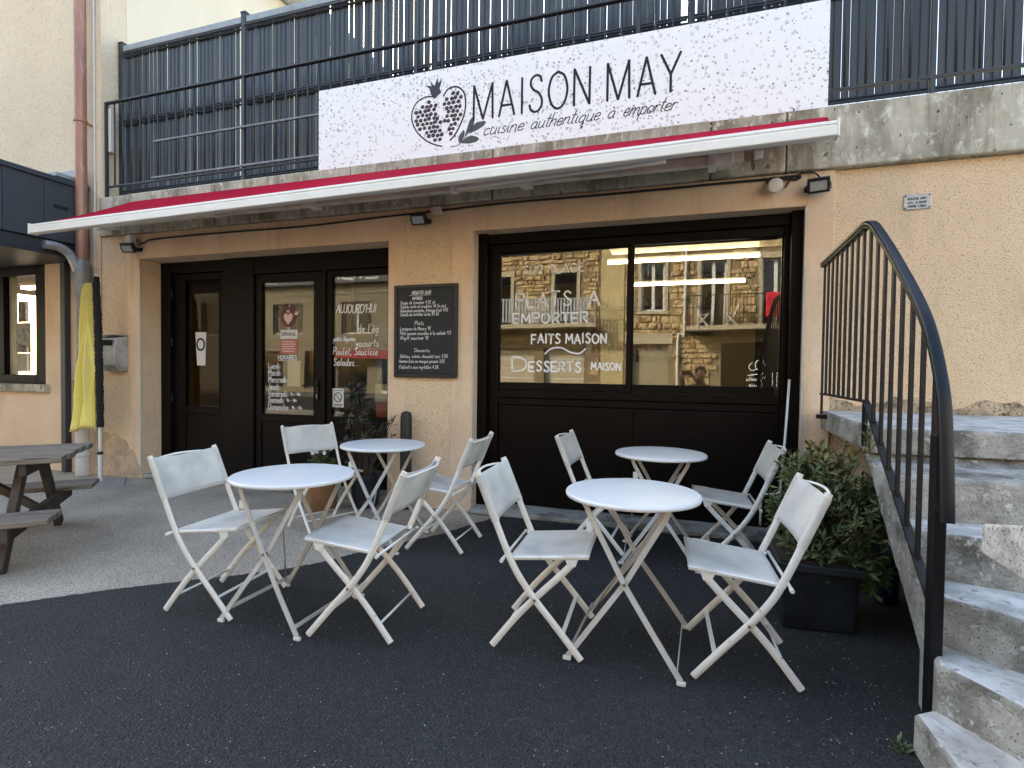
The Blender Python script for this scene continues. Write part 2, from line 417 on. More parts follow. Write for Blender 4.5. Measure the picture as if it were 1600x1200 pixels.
class B:
    def __init__(s):
        s.v = []
        s.f = []

    def add(s, vs, fs):
        n = len(s.v)
        s.v += [Vector(p) for p in vs]
        s.f += [tuple(i + n for i in f) for f in fs]
        return s

    def box(s, x0, x1, y0, y1, z0, z1):
        return s.add([(x, y, z) for x in (x0, x1) for y in (y0, y1) for z in (z0, z1)],
                     [(0, 1, 3, 2), (4, 6, 7, 5), (0, 4, 5, 1), (2, 3, 7, 6), (0, 2, 6, 4), (1, 5, 7, 3)])

    def bar(s, a, b, w, h, side=None):
        """box beam from a to b, w across, h along the other axis"""
        a, b = Vector(a), Vector(b)
        d = (b - a).normalized()
        sd = Vector(side) if side is not None else (Vector((0, 0, 1)).cross(d) if abs(d.z) < 0.95 else Vector((1, 0, 0)))
        sd = (sd - d * sd.dot(d)).normalized()
        u = d.cross(sd).normalized()
        vs = []
        for p in (a, b):
            for i, j in ((-1, -1), (1, -1), (1, 1), (-1, 1)):
                vs.append(p + sd * i * w / 2 + u * j * h / 2)
        return s.add(vs, [(3, 2, 1, 0), (4, 5, 6, 7), (0, 1, 5, 4), (1, 2, 6, 5), (2, 3, 7, 6), (3, 0, 4, 7)])

    def sweep(s, pts, prof, side, closed=True):
        """sweep a closed 2D profile [(a, b)] along pts; a along 'side', b along the in-plane normal"""
        pts = [Vector(p) for p in pts]
        side = Vector(side).normalized()
        n = len(prof)
        base = len(s.v)
        for i, p in enumerate(pts):
            t = (pts[min(i + 1, len(pts) - 1)] - pts[max(i - 1, 0)]).normalized()
            sd = (side - t * side.dot(t))
            sd = sd.normalized() if sd.length > 1e-6 else t.orthogonal().normalized()
            u = t.cross(sd)
            for a, b in prof:
                s.v.append(p + sd * a + u * b)
        for i in range(len(pts) - 1):
            for j in range(n):
                k = (j + 1) % n
                s.f.append((base + i * n + j, base + i * n + k, base + (i + 1) * n + k, base + (i + 1) * n + j))
        s.f.append(tuple(base + j for j in reversed(range(n))))
        s.f.append(tuple(base + (len(pts) - 1) * n + j for j in range(n)))
        return s

    def tube(s, pts, r, seg=8, r2=None):
        pts = [Vector(p) for p in pts]
        base = len(s.v)
        prev = None
        for i, p in enumerate(pts):
            t = (pts[min(i + 1, len(pts) - 1)] - pts[max(i - 1, 0)]).normalized()
            if prev is None:
                sd = t.orthogonal().normalized()
            else:
                sd = (prev - t * prev.dot(t)).normalized()
            prev = sd
            u = t.cross(sd)
            rr = r if r2 is None else r + (r2 - r) * i / (len(pts) - 1)
            for j in range(seg):
                a = 2 * math.pi * j / seg
                s.v.append(p + sd * math.cos(a) * rr + u * math.sin(a) * rr)
        for i in range(len(pts) - 1):
            for j in range(seg):
                k = (j + 1) % seg
                s.f.append((base + i * seg + j, base + i * seg + k, base + (i + 1) * seg + k, base + (i + 1) * seg + j))
        s.f.append(tuple(base + j for j in reversed(range(seg))))
        s.f.append(tuple(base + (len(pts) - 1) * seg + j for j in range(seg)))
        return s

    def lathe(s, c, prof, seg=24):
        c = Vector(c)
        base = len(s.v)
        for r, z in prof:
            for j in range(seg):
                a = 2 * math.pi * j / seg
                s.v.append(c + Vector((r * math.cos(a), r * math.sin(a), z)))
        for i in range(len(prof) - 1):
            for j in range(seg):
                k = (j + 1) % seg
                s.f.append((base + i * seg + j, base + i * seg + k, base + (i + 1) * seg + k, base + (i + 1) * seg + j))
        s.f.append(tuple(base + j for j in reversed(range(seg))))
        s.f.append(tuple(base + (len(prof) - 1) * seg + j for j in range(seg)))
        return s

    def prism(s, poly, z0, z1):
        """vertical prism over a ccw polygon; z1 may be a list"""
        n = len(poly)
        zt = z1 if isinstance(z1, (list, tuple)) else [z1] * n
        vs = [(x, y, z0) for x, y in poly] + [(x, y, z) for (x, y), z in zip(poly, zt)]
        fs = [tuple(reversed(range(n))), tuple(range(n, 2 * n))]
        fs += [(i, (i + 1) % n, n + (i + 1) % n, n + i) for i in range(n)]
        return s.add(vs, fs)

    def xprism(s, poly, y0, y1):
        """prism over an (x, z) polygon between two y"""
        n = len(poly)
        vs = [(x, y0, z) for x, z in poly] + [(x, y1, z) for x, z in poly]
        fs = [tuple(range(n)), tuple(reversed(range(n, 2 * n)))]
        fs += [((i + 1) % n, i, n + i, n + (i + 1) % n) for i in range(n)]
        return s.add(vs, fs)

    def grid(s, fn, nu, nv):
        base = len(s.v)
        for i in range(nu + 1):
            for j in range(nv + 1):
                s.v.append(Vector(fn(i / nu, j / nv)))
        for i in range(nu):
            for j in range(nv):
                a = base + i * (nv + 1) + j
                s.f.append((a, a + nv + 1, a + nv + 2, a + 1))
        return s

    def build(s, name, mat, parent=None, smooth=False, bevel=0, seg=2, solid=0, fix=True, label=None, kind=None, auto=None):
        o0 = ORG.get(parent, Vector((0, 0, 0))) if parent is not None else Vector((0, 0, 0))
        me = bpy.data.meshes.new(name)
        me.from_pydata([p - o0 for p in s.v], [], s.f)
        if fix:
            bm = bmesh.new()
            bm.from_mesh(me)
            bmesh.ops.recalc_face_normals(bm, faces=bm.faces)
            bm.to_mesh(me)
            bm.free()
        if smooth:
            me.polygons.foreach_set('use_smooth', [True] * len(me.polygons))
            if auto:
                me.set_sharp_from_angle(angle=R(auto))
        me.materials.append(MATS[mat])
        me.update()
        o = bpy.data.objects.new(name, me)
        COL.objects.link(o)
        if parent is not None:
            o.parent = parent
            ORG[o] = ORG.get(parent, Vector((0, 0, 0)))
        if solid:
            md = o.modifiers.new('thickness', 'SOLIDIFY')
            md.thickness = solid
            md.offset = 0
        if bevel:
            md = o.modifiers.new('bevel', 'BEVEL')
            md.width = bevel
            md.segments = seg
            md.limit_method = 'ANGLE'
        setp(o, label=label, kind=kind)
        return o


def top(o, label, cat, group=None, kind=None):
    setp(o, label=label, category=cat, group=group, kind=kind)
    return o


def copy_tree(o, parent=None):
    c = o.copy()
    COL.objects.link(c)
    if parent is not None:
        c.parent = parent
    for ch in list(o.children):
        copy_tree(ch, c)
    return c


def piece(mesh_obj, loc, parent, name=None):
    """another copy of a repeated piece, sharing its mesh"""
    c = mesh_obj.copy()
    COL.objects.link(c)
    c.parent = parent
    c.location = loc
    return c


def catmull(pts, n=6):
    pts = [Vector(p) for p in pts]
    if len(pts) < 3:
        return pts
    P = [pts[0] * 2 - pts[1]] + pts + [pts[-1] * 2 - pts[-2]]
    out = []
    for i in range(1, len(P) - 2):
        for k in range(n):
            t = k / n
            a, b, c, d = P[i - 1], P[i], P[i + 1], P[i + 2]
            out.append(0.5 * ((2 * b) + (c - a) * t + (2 * a - 5 * b + 4 * c - d) * t * t + (3 * b - a - 3 * c + d) * t ** 3))
    out.append(pts[-1])
    return out


# ------------------------------------------------------------------ a one-line pen font for all the lettering
G = {
    'A': '6:0,0 3,10 6,0|1.2,3.6 4.8,3.6', 'B': '5:0,0 0,10|~0,10 3.4,9.6 3.6,6.6 0,5.3|~0,5.3 4.4,4.6 4.4,.8 0,0',
    'C': '6:~5.6,8.4 3.4,10 .8,8 .3,4.4 1.6,.8 3.6,0 5.8,1.6', 'D': '6:0,0 0,10|~0,10 4,9.4 6,5.4 4.4,1 0,0',
    'E': '5:4.8,10 0,10 0,0 4.8,0|0,5 4,5', 'F': '5:4.8,10 0,10 0,0|0,5 4,5', 'G': '6:~5.6,8.4 3.2,10 .7,7.6 .5,3 2.8,0 5.6,1.6 5.6,4.4 3.4,4.4',
    'H': '6:0,0 0,10|5.6,0 5.6,10|0,5 5.6,5', 'I': '1.5:.6,0 .6,10', 'J': '4:~3.4,10 3.4,2 1.8,0 .2,1.4', 'L': '4.6:0,10 0,0 4.4,0',
    'M': '7:0,0 .6,10 3.4,3 6.2,10 6.8,0', 'N': '6:0,0 0,10 5.4,0 5.4,10', 'O': '6.6:~3.2,10 .6,8 .4,3 3,0 5.8,2.4 6,7 3.2,10',
    'P': '5:0,0 0,10|~0,10 4.4,9.4 4.4,5.6 0,4.6', 'Q': '6.6:~3.2,10 .6,8 .4,3 3,0 5.8,2.4 6,7 3.2,10|4,2.4 6.2,-.6', 'R': '5.4:0,0 0,10|~0,10 4.4,9.4 4.4,6 0,5|1.6,5 5.2,0',
    'S': '5:~4.6,8.6 2.4,10 .6,8 2.2,5.6 4.4,3.6 4,.8 1.8,0 .2,1.4', 'T': '5.4:0,10 5.4,10|2.7,10 2.7,0', 'U': '5.6:~0,10 .1,2.6 2.6,0 5.2,2.6 5.4,10', 'V': '6:0,10 3,0 6,10', 'Y': '6:0,10 3,5 6,10|3,5 3,0',
    'a': '5:~4,4.2 2.5,5 .6,3.6 .5,1.2 2,0 3.6,1.2 4,4.4 4,1 5,0', 'b': '4.5:~0,10 .2,4 .3,1 2,0 4,1.8 3.6,4.4 1.8,4.8 .4,3.2', 'c': '4.2:~3.8,4.2 2.2,5 .5,3.4 .6,1.2 2.2,0 4,1',
    'd': '5:~4,4 2.3,5 .5,3.5 .6,1 2.2,0 3.8,1.6 4,10 4,1.2 4.8,0', 'e': '4.3:~.5,2.4 3.6,3 3.2,4.7 1.6,4.9 .5,3 .8,.8 2.4,0 4.2,1', 'f': '3.5:~3.6,9 2.4,10 1.4,8 1.3,2 1,-3|0,5 3,5',
    'g': '5:~4,4.2 2.4,5 .6,3.6 .6,1.4 2,.4 3.7,1.6 4,4.4 3.9,-2 2.4,-4 .8,-3', 'h': '4.6:.3,10 .3,0|~.3,3 1.8,4.9 3.6,4.4 3.8,1 4.6,0', 'i': '2.2:~.8,5 .8,1 2,0|.8,7 .9,7.5',
    'j': '2.4:~1.4,5 1.3,-2 .2,-4|1.4,7 1.5,7.5', 'l': '2.2:~.8,10 .7,2 1.8,0', 'm': '7:.4,5 .4,0|~.4,3 1.6,4.9 3,4.4 3.2,0|~3.2,3 4.4,4.9 5.9,4.4 6.1,1 7,0', 'n': '4.8:.4,5 .4,0|~.4,3 1.8,4.9 3.6,4.4 3.8,1 4.7,0',
    'o': '4.6:~2.2,5 .5,3.8 .5,1.2 2.2,0 4,1.2 4,3.8 2.2,5', 'p': '4.6:.5,5 .4,-4|~.4,3.4 2,5 4,3.8 3.8,1 2,0 .5,1.2', 'q': '5:~4,4.2 2.4,5 .6,3.6 .6,1 2.2,0 3.8,1.4 4,4.6 4,-4 5,-3',
    'r': '3.4:.4,5 .5,0|~.5,3 1.6,4.8 3.2,4.6', 's': '3.6:~3.2,4.4 1.8,5 .7,4 1.8,2.7 3.2,1.6 2.4,.1 .5,.5', 't': '3.2:~1.5,9 1.4,1.2 2.8,0|0,6 3,6', 'u': '4.8:~.4,5 .5,1.2 1.8,0 3.6,1.4 3.9,5 3.9,1 4.8,0',
    'v': '4:.3,5 2,0 3.8,5', 'x': '4:.3,5 3.8,0|3.8,5 .3,0', 'y': '4.4:~.4,5 .8,2 2.2,1.4 3.8,3 4,5 3.8,-2 2.2,-4 .6,-3', 'z': '4:.3,5 3.8,5 .3,0 3.8,0',
    '0': '5:~2.4,10 .6,7.4 .6,2.6 2.4,0 4.2,2.6 4.2,7.4 2.4,10', '1': '3:.4,7.6 2,10 2,0', '2': '5:~.4,7.6 2.2,10 4.2,7.6 .4,0|.4,0 4.6,0', '3': '5:~.4,9 2.6,10 4,7.6 2,5.4 4.4,3 2.6,0 .4,1',
    '4': '5:3.4,0 3.4,10 .2,3 4.8,3', '5': '5:4.2,10 .8,10 .6,5.6|~.6,5.6 3.4,6 4.2,3 2.4,0 .4,.8', '6': '5:~3.8,10 1,6 .6,2.4 2.4,0 4.2,2.4 2.6,5 .8,3.6', '7': '5:.4,10 4.6,10 1.8,0', '8': '5:~2.4,10 .8,8 2.4,5.4 4.2,2.6 2.4,0 .6,2.6 2.4,5.4 4,8 2.4,10',
    '9': '5:~4.2,7 2.4,5 .8,7.4 2.4,10 4.2,7.6 3.6,0', '€': '5.4:~5,8.6 3,10 1,7 1,3 3,0 5,1.4|0,6 3.6,6|0,4 3.6,4', ',': '2:1,.6 .5,-1.6', '.': '1.6:.6,0 .8,.4', "'": '1.6:.8,10 .6,8', '-': '3.4:.4,4 3,4', ':': '1.8:.8,.4 .8,.9|.8,4 .8,4.6', '+': '4:2,2 2,6|0,4 4,4',
}
ACC = {'é': ('e', '1.6,6.4 3.2,8'), 'è': ('e', '1.2,8 2.8,6.4'), 'ê': ('e', '.8,6.4 2,8 3.2,6.4'), 'à': ('a', '1.2,8 2.8,6.4'), 'â': ('a', '.8,6.4 2,8 3.2,6.4'), 'É': ('E', '1.6,11 3.2,12.4')}


def pen(text, gap=1.3, jit=0.0, rn=None):
    x = 0
    out = []
    for ch in text:
        if ch == ' ':
            x += 4
            continue
        acc = None
        if ch in ACC:
            ch, acc = ACC[ch]
        g = G.get(ch)
        if g is None:
            x += 3
            continue
        w, st = g.split(':', 1)
        st = st.split('|') + ([acc] if acc else [])
        dz = rn.uniform(-jit, jit) if rn else 0
        for q in st:
            sm = q.startswith('~')
            p = [tuple(map(float, a.split(','))) for a in q.lstrip('~').split()]
            p = [(x + a + (rn.uniform(-jit, jit) * .4 if rn else 0), b + dz + (rn.uniform(-jit, jit) * .4 if rn else 0)) for a, b in p]
            if sm:
                p = [(v.x, v.y) for v in catmull([(a, b, 0) for a, b in p], 5)]
            out.append(p)
        x += float(w) + gap
    return out, max(x - gap, 1)


def ribbon(b, pts, w, y, taper=False):
    """flat stroke in the plane y = const through (x, z) points, with rounded ends"""
    P = [Vector((p[0], p[1])) for p in pts]
    Q = [P[0]]
    for p in P[1:]:
        if (p - Q[-1]).length > 1e-5:
            Q.append(p)
    if len(Q) < 2:
        return
    for i in range(1, len(Q) - 1):
        if (Q[i] - Q[i - 1]).normalized().dot((Q[i + 1] - Q[i]).normalized()) < .6:
            ribbon(b, Q[:i + 1], w, y)
            ribbon(b, Q[i:], w, y - .00012)
            return
    n = len(Q)
    L, Rr = [], []
    for i, p in enumerate(Q):
        t0 = (Q[i] - Q[i - 1]).normalized() if i else (Q[1] - Q[0]).normalized()
        t1 = (Q[i + 1] - Q[i]).normalized() if i < n - 1 else t0
        t = (t0 + t1)
        t = t.normalized() if t.length > 0.3 else t1
        c = max(0.55, t.dot(t1))
        nn = Vector((-t.y, t.x)) * (w / 2 / c)
        L.append(p + nn)
        Rr.append(p - nn)
    t = (Q[0] - Q[1]).normalized() * (w * .4)
    e0 = Q[0] + t
    t = (Q[-1] - Q[-2]).normalized() * (w * .4)
    e1 = Q[-1] + t
    base = len(b.v)
    for a in L + Rr + [e0, e1]:
        b.v.append(Vector((a.x, y, a.y)))
    for i in range(n - 1):
        b.f.append((base + n + i, base + n + i + 1, base + i + 1, base + i))
    b.f.append((base + 2 * n, base + n, base))
    b.f.append((base + n - 1, base + 2 * n - 1, base + 2 * n + 1))


def write(text, x0, z0, h, y, w, x1=None, slant=0.0, jit=0.0, rise=0.0, gap=1.3, seed=1):
    """text as flat strokes; cap height h; fitted between x0 and x1 when x1 is given"""
    rn = random.Random(seed)
    st, width = pen(text, gap, jit, rn if jit else None)
    s = h / 10
    sx = (x1 - x0) / width if x1 is not None else s * 0.9
    b = B()
    for p in st:
        ribbon(b, [(x0 + a * sx + c * s * slant, z0 + c * s + a * sx * rise) for a, c in p], w, y)
    return b


# ------------------------------------------------------------------ ground
top(B().box(-120, 120, -120, 120, -0.4, 0).build('ground', 'old_pavement'), 'old grey brown pavement', 'ground', kind='structure')
edge = [(-1.50, 4.36), (-1.63, 4.05), (-1.76, 3.70), (-1.93, 3.42), (-2.11, 3.12), (-2.23, 2.88), (-2.40, 2.66), (-2.70, 2.42), (-3.00, 2.17), (-3.20, 1.98), (-3.42, 1.76), (-4.2, 1.0), (-6.5, -1.4), (-9, -4)]
fine = []
for (x0, y0), (x1, y1) in zip(edge[:-1], edge[1:]):
    m = max(1, int(math.hypot(x1 - x0, y1 - y0) / .022))
    fine += [(x0 + (x1 - x0) * k / m + rnd.uniform(-.007, .007), y0 + (y1 - y0) * k / m + rnd.uniform(-.005, .005)) for k in range(m)]
poly = [edge[0]] + fine[1:] + [edge[-1], (9, -4), (9, 4.36)]
nb = B()
nb.prism([(a, c) for a, c in poly], 0.001, 0.006)
top(nb.build('asphalt_apron', 'asphalt'), 'new dark asphalt in front of the shop', 'asphalt', kind='structure')
top(B().box(-60, 60, -10.4, -4.1, 0.001, 0.005).build('road', 'asphalt'), 'street asphalt behind the viewer', 'road', kind='structure')
top(B().box(-60, 60, -12.0, -10.4, -0.1, 0.12).build('pavement', 'street_pavement', bevel=.02), 'raised pavement across the street', 'pavement', kind='structure')

# ------------------------------------------------------------------ the shop building
D = 4.38
shop = thing('shop_building', 'peach rendered shop under a concrete terrace slab with two dark glazed bays', 'building', (-2.5, D, 0))
B().box(-6.40, -6.00, D + .006, D + .30, 0, 2.73).build('wall', 'render_rough', shop)
B().box(-2.48, -2.01, D + .006, D + .30, 0, 2.73).build('wall', 'render_rough', shop)
B().box(0.985, 7.5, D + .03, D + .34, 0, 2.73).build('wall', 'render_rough', shop, label='rough peach wall beside the stairs')
for x0, x1 in ((-6.00, -5.81), (-2.655, -2.48), (-2.01, -1.805), (0.81, 0.985)):
    B().box(x0, x1, D, D + .29, 0, 2.73).build('pilaster', 'render_smooth', shop, bevel=.004)
B().box(-5.81, -2.655, D + .002, D + .29, 2.455, 2.73).build('lintel', 'render_smooth', shop, bevel=.004)
B().box(-1.805, 0.81, D + .002, D + .29, 2.487, 2.73).build('lintel', 'render_smooth', shop, bevel=.004)
# plinth stains are a thin splash coat at the foot of the left pier
sp = [(-6.398, 0.002), (-5.815, 0.002), (-5.815, .14)] + [(v.x, v.y) for v in catmull([(-5.84, .17, 0), (-5.90, .30, 0), (-5.97, .33, 0), (-6.04, .42, 0), (-6.12, .44, 0), (-6.20, .50, 0), (-6.28, .47, 0), (-6.35, .50, 0), (-6.398, .48, 0)], 5)]
B().xprism(sp, D - .004, D + .003).build('splash_coat', 'render_dirty', shop)
mp_ = [(.99, .93), (2.6, .93)] + [(v.x, v.y) for v in catmull([*[(2.6 - k * .0575, 1.075 + .03 * math.sin(k * .7) + rnd.uniform(-.022, .022), 0) for k in range(29)]], 3)]
B().xprism(mp_, D + .026, D + .033).build('mould_stain', 'mould', shop)
# thin metal corner beads, as on the photograph's opening edges
for x, z1 in ((-5.80, 2.44), (-1.80, 2.48), (0.806, 2.48)):
    B().box(x - .008, x + .004, D - .006, D + .004, 0.12, z1).build('corner_bead', 'white_pipe', shop)
# cast joints of the slab are gaps between its lengths
xs = [-6.40, -4.70, -3.05, -1.62, 0.14, 0.66, 3.4, 7.5]
for i, (a, c) in enumerate(zip(xs[:-1], xs[1:])):
    B().box(a + .004, c - .004, D - .035 + rnd.uniform(-.003, .003), 4.95, 2.735, 3.175 + rnd.uniform(-.004, .004)).build('slab_section', 'concrete_slab', shop, bevel=.012)
B().box(-6.38, 7.5, D + .05, 10.5, 2.74, 3.16).build('terrace_floor', 'concrete_slab', shop)
B().box(-6.39, -6.2, D + .31, 10.4, 0, 2.735).box(7.3, 7.5, D + .35, 10.4, 0, 2.735).box(-6.2, 7.3, 9.6, 9.8, 0, 2.735).build('rear_wall', 'interior_wall', shop)
# room behind the glass
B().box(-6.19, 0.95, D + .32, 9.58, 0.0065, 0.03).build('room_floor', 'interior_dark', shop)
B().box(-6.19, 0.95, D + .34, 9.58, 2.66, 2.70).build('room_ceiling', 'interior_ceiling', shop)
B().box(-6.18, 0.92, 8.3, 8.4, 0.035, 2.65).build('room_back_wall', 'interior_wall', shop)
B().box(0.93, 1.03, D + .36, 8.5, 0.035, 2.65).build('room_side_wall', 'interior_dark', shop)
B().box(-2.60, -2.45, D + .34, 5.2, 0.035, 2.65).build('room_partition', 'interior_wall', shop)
B().box(-1.7, 0.6, 6.8, 7.3, 0.032, 1.05).box(-1.75, .65, 6.75, 7.35, 1.051, 1.09).build('counter', 'counter', shop, bevel=.01)
B().box(-0.75, .86, 5.16, 5.55, 2.46, 2.655).build('ceiling_beam', 'awning_cream', shop, bevel=.01)

for k, (x, z) in enumerate(((-1.55, 1.85), (-1.55, 2.2), (-1.55, 1.5))):
    B().box(x, x + 1.9, 8.05, 8.29, z, z + .03).build('shelf', 'counter', shop)
    rs = random.Random(k)
    xx = x + .05
    while xx < x + 1.8:
        hh = rs.uniform(.10, .24)
        ww = rs.uniform(.06, .13)
        B().lathe((xx + ww / 2, 8.15, z + .031), [(ww * .42, 0), (ww * .45, hh * .7), (ww * .2, hh * .85), (ww * .2, hh)], 10).build('jar', rs.choice(('paper', 'terracotta', 'paper_red', 'paper_grey', 'leaf_green')), shop, smooth=True)
        xx += ww + rs.uniform(.01, .06)
B().box(-6.1, -4.4, 6.3, 6.38, 0.035, 2.65).build('vestibule_wall', 'interior_wall', shop)
# --- left shopfront: entrance door, glazed door leaf, fixed pane
Y = 4.65
fr = B()
fr.box(-5.81, -5.67, Y - .02, Y + .08, .03, 2.455)
fr.box(-4.86, -4.45, Y - .035, Y + .09, .03, 2.455)
fr.box(-5.67, -4.86, Y - .01, Y + .08, 2.33, 2.455)
fr.box(-4.45, -2.655, Y - .03, Y + .08, 2.27, 2.455)
fr.box(-3.58, -3.535, Y - .03, Y + .07, .03, 2.27)
fr.box(-2.74, -2.655, Y - .03, Y + .08, .03, 2.27)
front = fr.build('shopfront_frame', 'brown_frame', shop, bevel=.006)
B().box(-5.81, -2.655, D + .02, Y + .05, 0.0065, 0.05).build('door_sill', 'concrete_step', shop, bevel=.006)


def leaf(name, x0, x1, z0, z1, gx0, gx1, gz0, gz1, y, parent, th=.05, gl='shop_glass'):
    b = B()
    b.box(x0, gx0, y, y + th, z0, z1)
    b.box(gx1, x1, y, y + th, z0, z1)
    b.box(gx0, gx1, y, y + th, gz1, z1)
    b.box(gx0, gx1, y, y + th, gz0 - .07, gz0)
    b.box(gx0, gx1, y + .012, y + th - .01, z0, gz0 - .07)
    d = b.build(name, 'brown_frame', parent, bevel=.005)
    B().box(gx0 - .004, gx1 + .004, y + .022, y + .028, gz0 - .004, gz1 + .004).build('pane', gl, d)
    bd = B()
    for q in ((gx0, gx0 + .012), (gx1 - .012, gx1)):
        bd.box(q[0], q[1], y - .006, y + .002, gz0, gz1)
    bd.box(gx0 + .012, gx1 - .012, y - .006, y + .002, gz1 - .012, gz1)
    bd.box(gx0 + .012, gx1 - .012, y - .006, y + .002, gz0, gz0 + .012)
    bd.build('glazing_bead', 'brown_frame', d)
    return d


d0 = leaf('entrance_door', -5.665, -4.865, .055, 2.325, -5.50, -4.98, .80, 2.26, Y + .03, shop, gl='door_glass')
for z in (.9, 1.55, 2.1):
    B().tube([(-5.66, Y + .0, z - .05), (-5.66, Y + .0, z + .05)], .009).build('hinge', 'black_paint', d0, smooth=True, auto=40)
st = B().xprism([(-5.36, 1.66), (-5.20, 1.66), (-5.215, 1.28), (-5.335, 1.28)], Y + .046, Y + .049).build('sticker', 'paper', d0)
rg = B()
ribbon(rg, [(-5.28 + .055 * math.cos(a * .349), 1.52 + .065 * math.sin(a * .349)) for a in range(19)], .022, Y + .044)
rg.build('sticker_ring', 'ink', d0)
B().tube([(-5.0, Y + .085, 0.9), (-5.0, Y + .085, 2.2)], .008).build('door_bar', 'galvanised', d0, smooth=True)

d1 = leaf('glazed_door', -4.447, -3.582, .055, 2.265, -4.37, -3.675, .755, 2.185, Y - .01, shop)
hd = B()
hd.box(-3.652, -3.622, Y - .028, Y - .011, .93, 1.14)
hd.tube([(-3.637, Y - .02, 1.085), (-3.637, Y - .06, 1.085), (-3.66, Y - .065, 1.085), (-3.79, Y - .065, 1.08)], .009)
hd.build('door_handle', 'black_paint', d1, smooth=True, auto=40)
B().box(-3.642, -3.632, Y - .031, Y - .0285, .955, .995).build('lock_cylinder', 'rivet', d1)
d2 = leaf('fixed_window', -3.532, -2.743, .055, 2.265, -3.478, -2.80, .757, 2.215, Y - .01, shop)

YG = Y - .01 + .022 - .003          # just outside the glass of d1, d2
# round logo sticker
lg = B()
c = (-4.03, 1.80)
lg.xprism([(c[0] + .10 * math.cos(a * .2618), c[1] + .105 * math.sin(a * .2618)) for a in range(24)], YG - .001, YG)
lg.build('logo_sticker', 'logo_maroon', d1)
hb = B()
hp = [(0, -.075), (-.05, -.02), (-.058, .02), (-.035, .045), (-.006, .03), (0, .012), (.006, .03), (.035, .045), (.058, .02), (.05, -.02)]
hb.xprism([(c[0] + x, c[1] + z) for x, z in hp], YG - .0025, YG - .0015)
hb.xprism([(c[0] - .014, c[1] + .05), (c[0] - .02, c[1] + .085), (c[0], c[1] + .065), (c[0] + .02, c[1] + .085), (c[0] + .014, c[1] + .05)], YG - .0025, YG - .0015)
hb.xprism([(c[0] + .075, c[1] + .03), (c[0] + .095, c[1] + .06), (c[0] + .14, c[1] + .055), (c[0] + .12, c[1] + .02)], YG - .0025, YG - .0015)
hb.build('logo_heart', 'logo_pink', d1)
lt = B()
word = 'MAISON MAY'
for i, ch in enumerate(word):
    if ch == ' ':
        continue
    a = R(165 - i * 13.5)
    st_, w_ = pen(ch)
    for p in st_:
        q = []
        for px, pz in p:
            lx, lz = (px - w_ / 2) * .0032, pz * .0036
            rr = .106 + lz
            q.append((c[0] + rr * math.cos(a) + lx * math.sin(a), c[1] + rr * math.sin(a) - lx * math.cos(a)))
        ribbon(lt, q, .007, YG - .002)
lt.build('logo_lettering', 'logo_maroon', d1)
B().box(-4.13, -3.91, YG - .001, YG, 1.572, 1.668).build('sticker', 'paper', d1)
write('ORIGINAL', -4.115, 1.605, .035, YG - .002, .005, -3.925).build('sticker_lettering', 'ink', d1)
B().box(-4.13, -3.91, YG - .001, YG, 1.415, 1.563).build('sticker', 'paper_red', d1)
sl = B()
for k in range(5):
    sl.box(-4.105, -3.95 + (k % 2) * .02, YG - .002, YG - .0012, 1.438 + k * .025, 1.445 + k * .025)
sl.build('sticker_lettering', 'paper', d1)
B().box(-4.135, -3.908, Y + .05, Y + .051, 1.068, 1.34).build('notice', 'paper', d1)
write('HORAIRES', -4.16, 1.352, .046, YG - .002, .007, -3.918).build('lettering', 'white_vinyl', d1)
ul = B()
ul.box(-4.16, -3.918, YG - .002, YG - .0015, 1.341, 1.345)
for k, (wd, z, hrs) in enumerate((('Lundi:', 1.262, ''), ('Mardi:', 1.19, ''), ('Mercredi:', 1.117, ''), ('Jeudi:', 1.04, ''), ('Vendredi:', .966, '9h - 14h'), ('Samedi:', .898, '9h - 14h'), ('Dimanche:', .822, '9h - 13h'))):
    st_, w_ = pen(wd)
    x1 = -4.288 + w_ * .0055
    write(wd, -4.288, z, .052, YG - .002, .0075, x1).build('lettering', 'white_vinyl', d1)
    ul.box(-4.288, x1 - .012, YG - .002, YG - .0015, z - .012, z - .008)
    if hrs:
        write(hrs, x1 + .03, z + .006, .03, YG - .002, .006, x1 + .16, jit=.3, seed=k).build('lettering', 'white_vinyl', d1)
ul.build('lettering_underline', 'white_vinyl', d1)
for k, (tx, x0, x1, z, h) in enumerate((("AUJOURD'HUI", -3.43, -2.965, 1.83, .085), ("de l'ég", -3.17, -2.93, 1.63, .085), ('yaourts', -3.20, -2.93, 1.49, .075), ('Poulet, Saucisse', -3.465, -2.94, 1.405, .075), ('Salades...', -3.46, -3.16, 1.292, .075), ('petits légumes', -3.46, -3.20, 1.545, .05))):
    write(tx, x0, z, h, YG - .002, .011 if k == 0 else .008, x1, slant=.15, jit=.45, seed=20 + k).build('painted_lettering', 'window_paint', d2)
# no entry notice
B().box(-3.478 + .006, -3.335, YG - .001, YG, .865, 1.058).build('sticker', 'paper', d2)
ng = B()
ribbon(ng, [(-3.403 + .043 * math.cos(a * .262), .968 + .047 * math.sin(a * .262)) for a in range(25)], .010, YG - .002)
ribbon(ng, [(-3.433, .998), (-3.373, .938)], .009, YG - .002)
for z in (1.035, .893, .880):
    ng.box(-3.455, -3.352, YG - .002, YG - .0012, z, z + .006)
ng.build('sticker_sign', 'ink', d2)
# posters seen inside the fixed window
B().box(-2.98, -2.81, Y + .06, Y + .062, 1.12, 1.72).build('poster', 'paper_blue', d2)
B().box(-3.0, -2.81, Y + .06, Y + .062, .93, 1.11).build('poster', 'paper', d2)
B().box(-2.99, -2.81, Y + .06, Y + .062, .775, .925).build('poster', 'paper_red', d2)

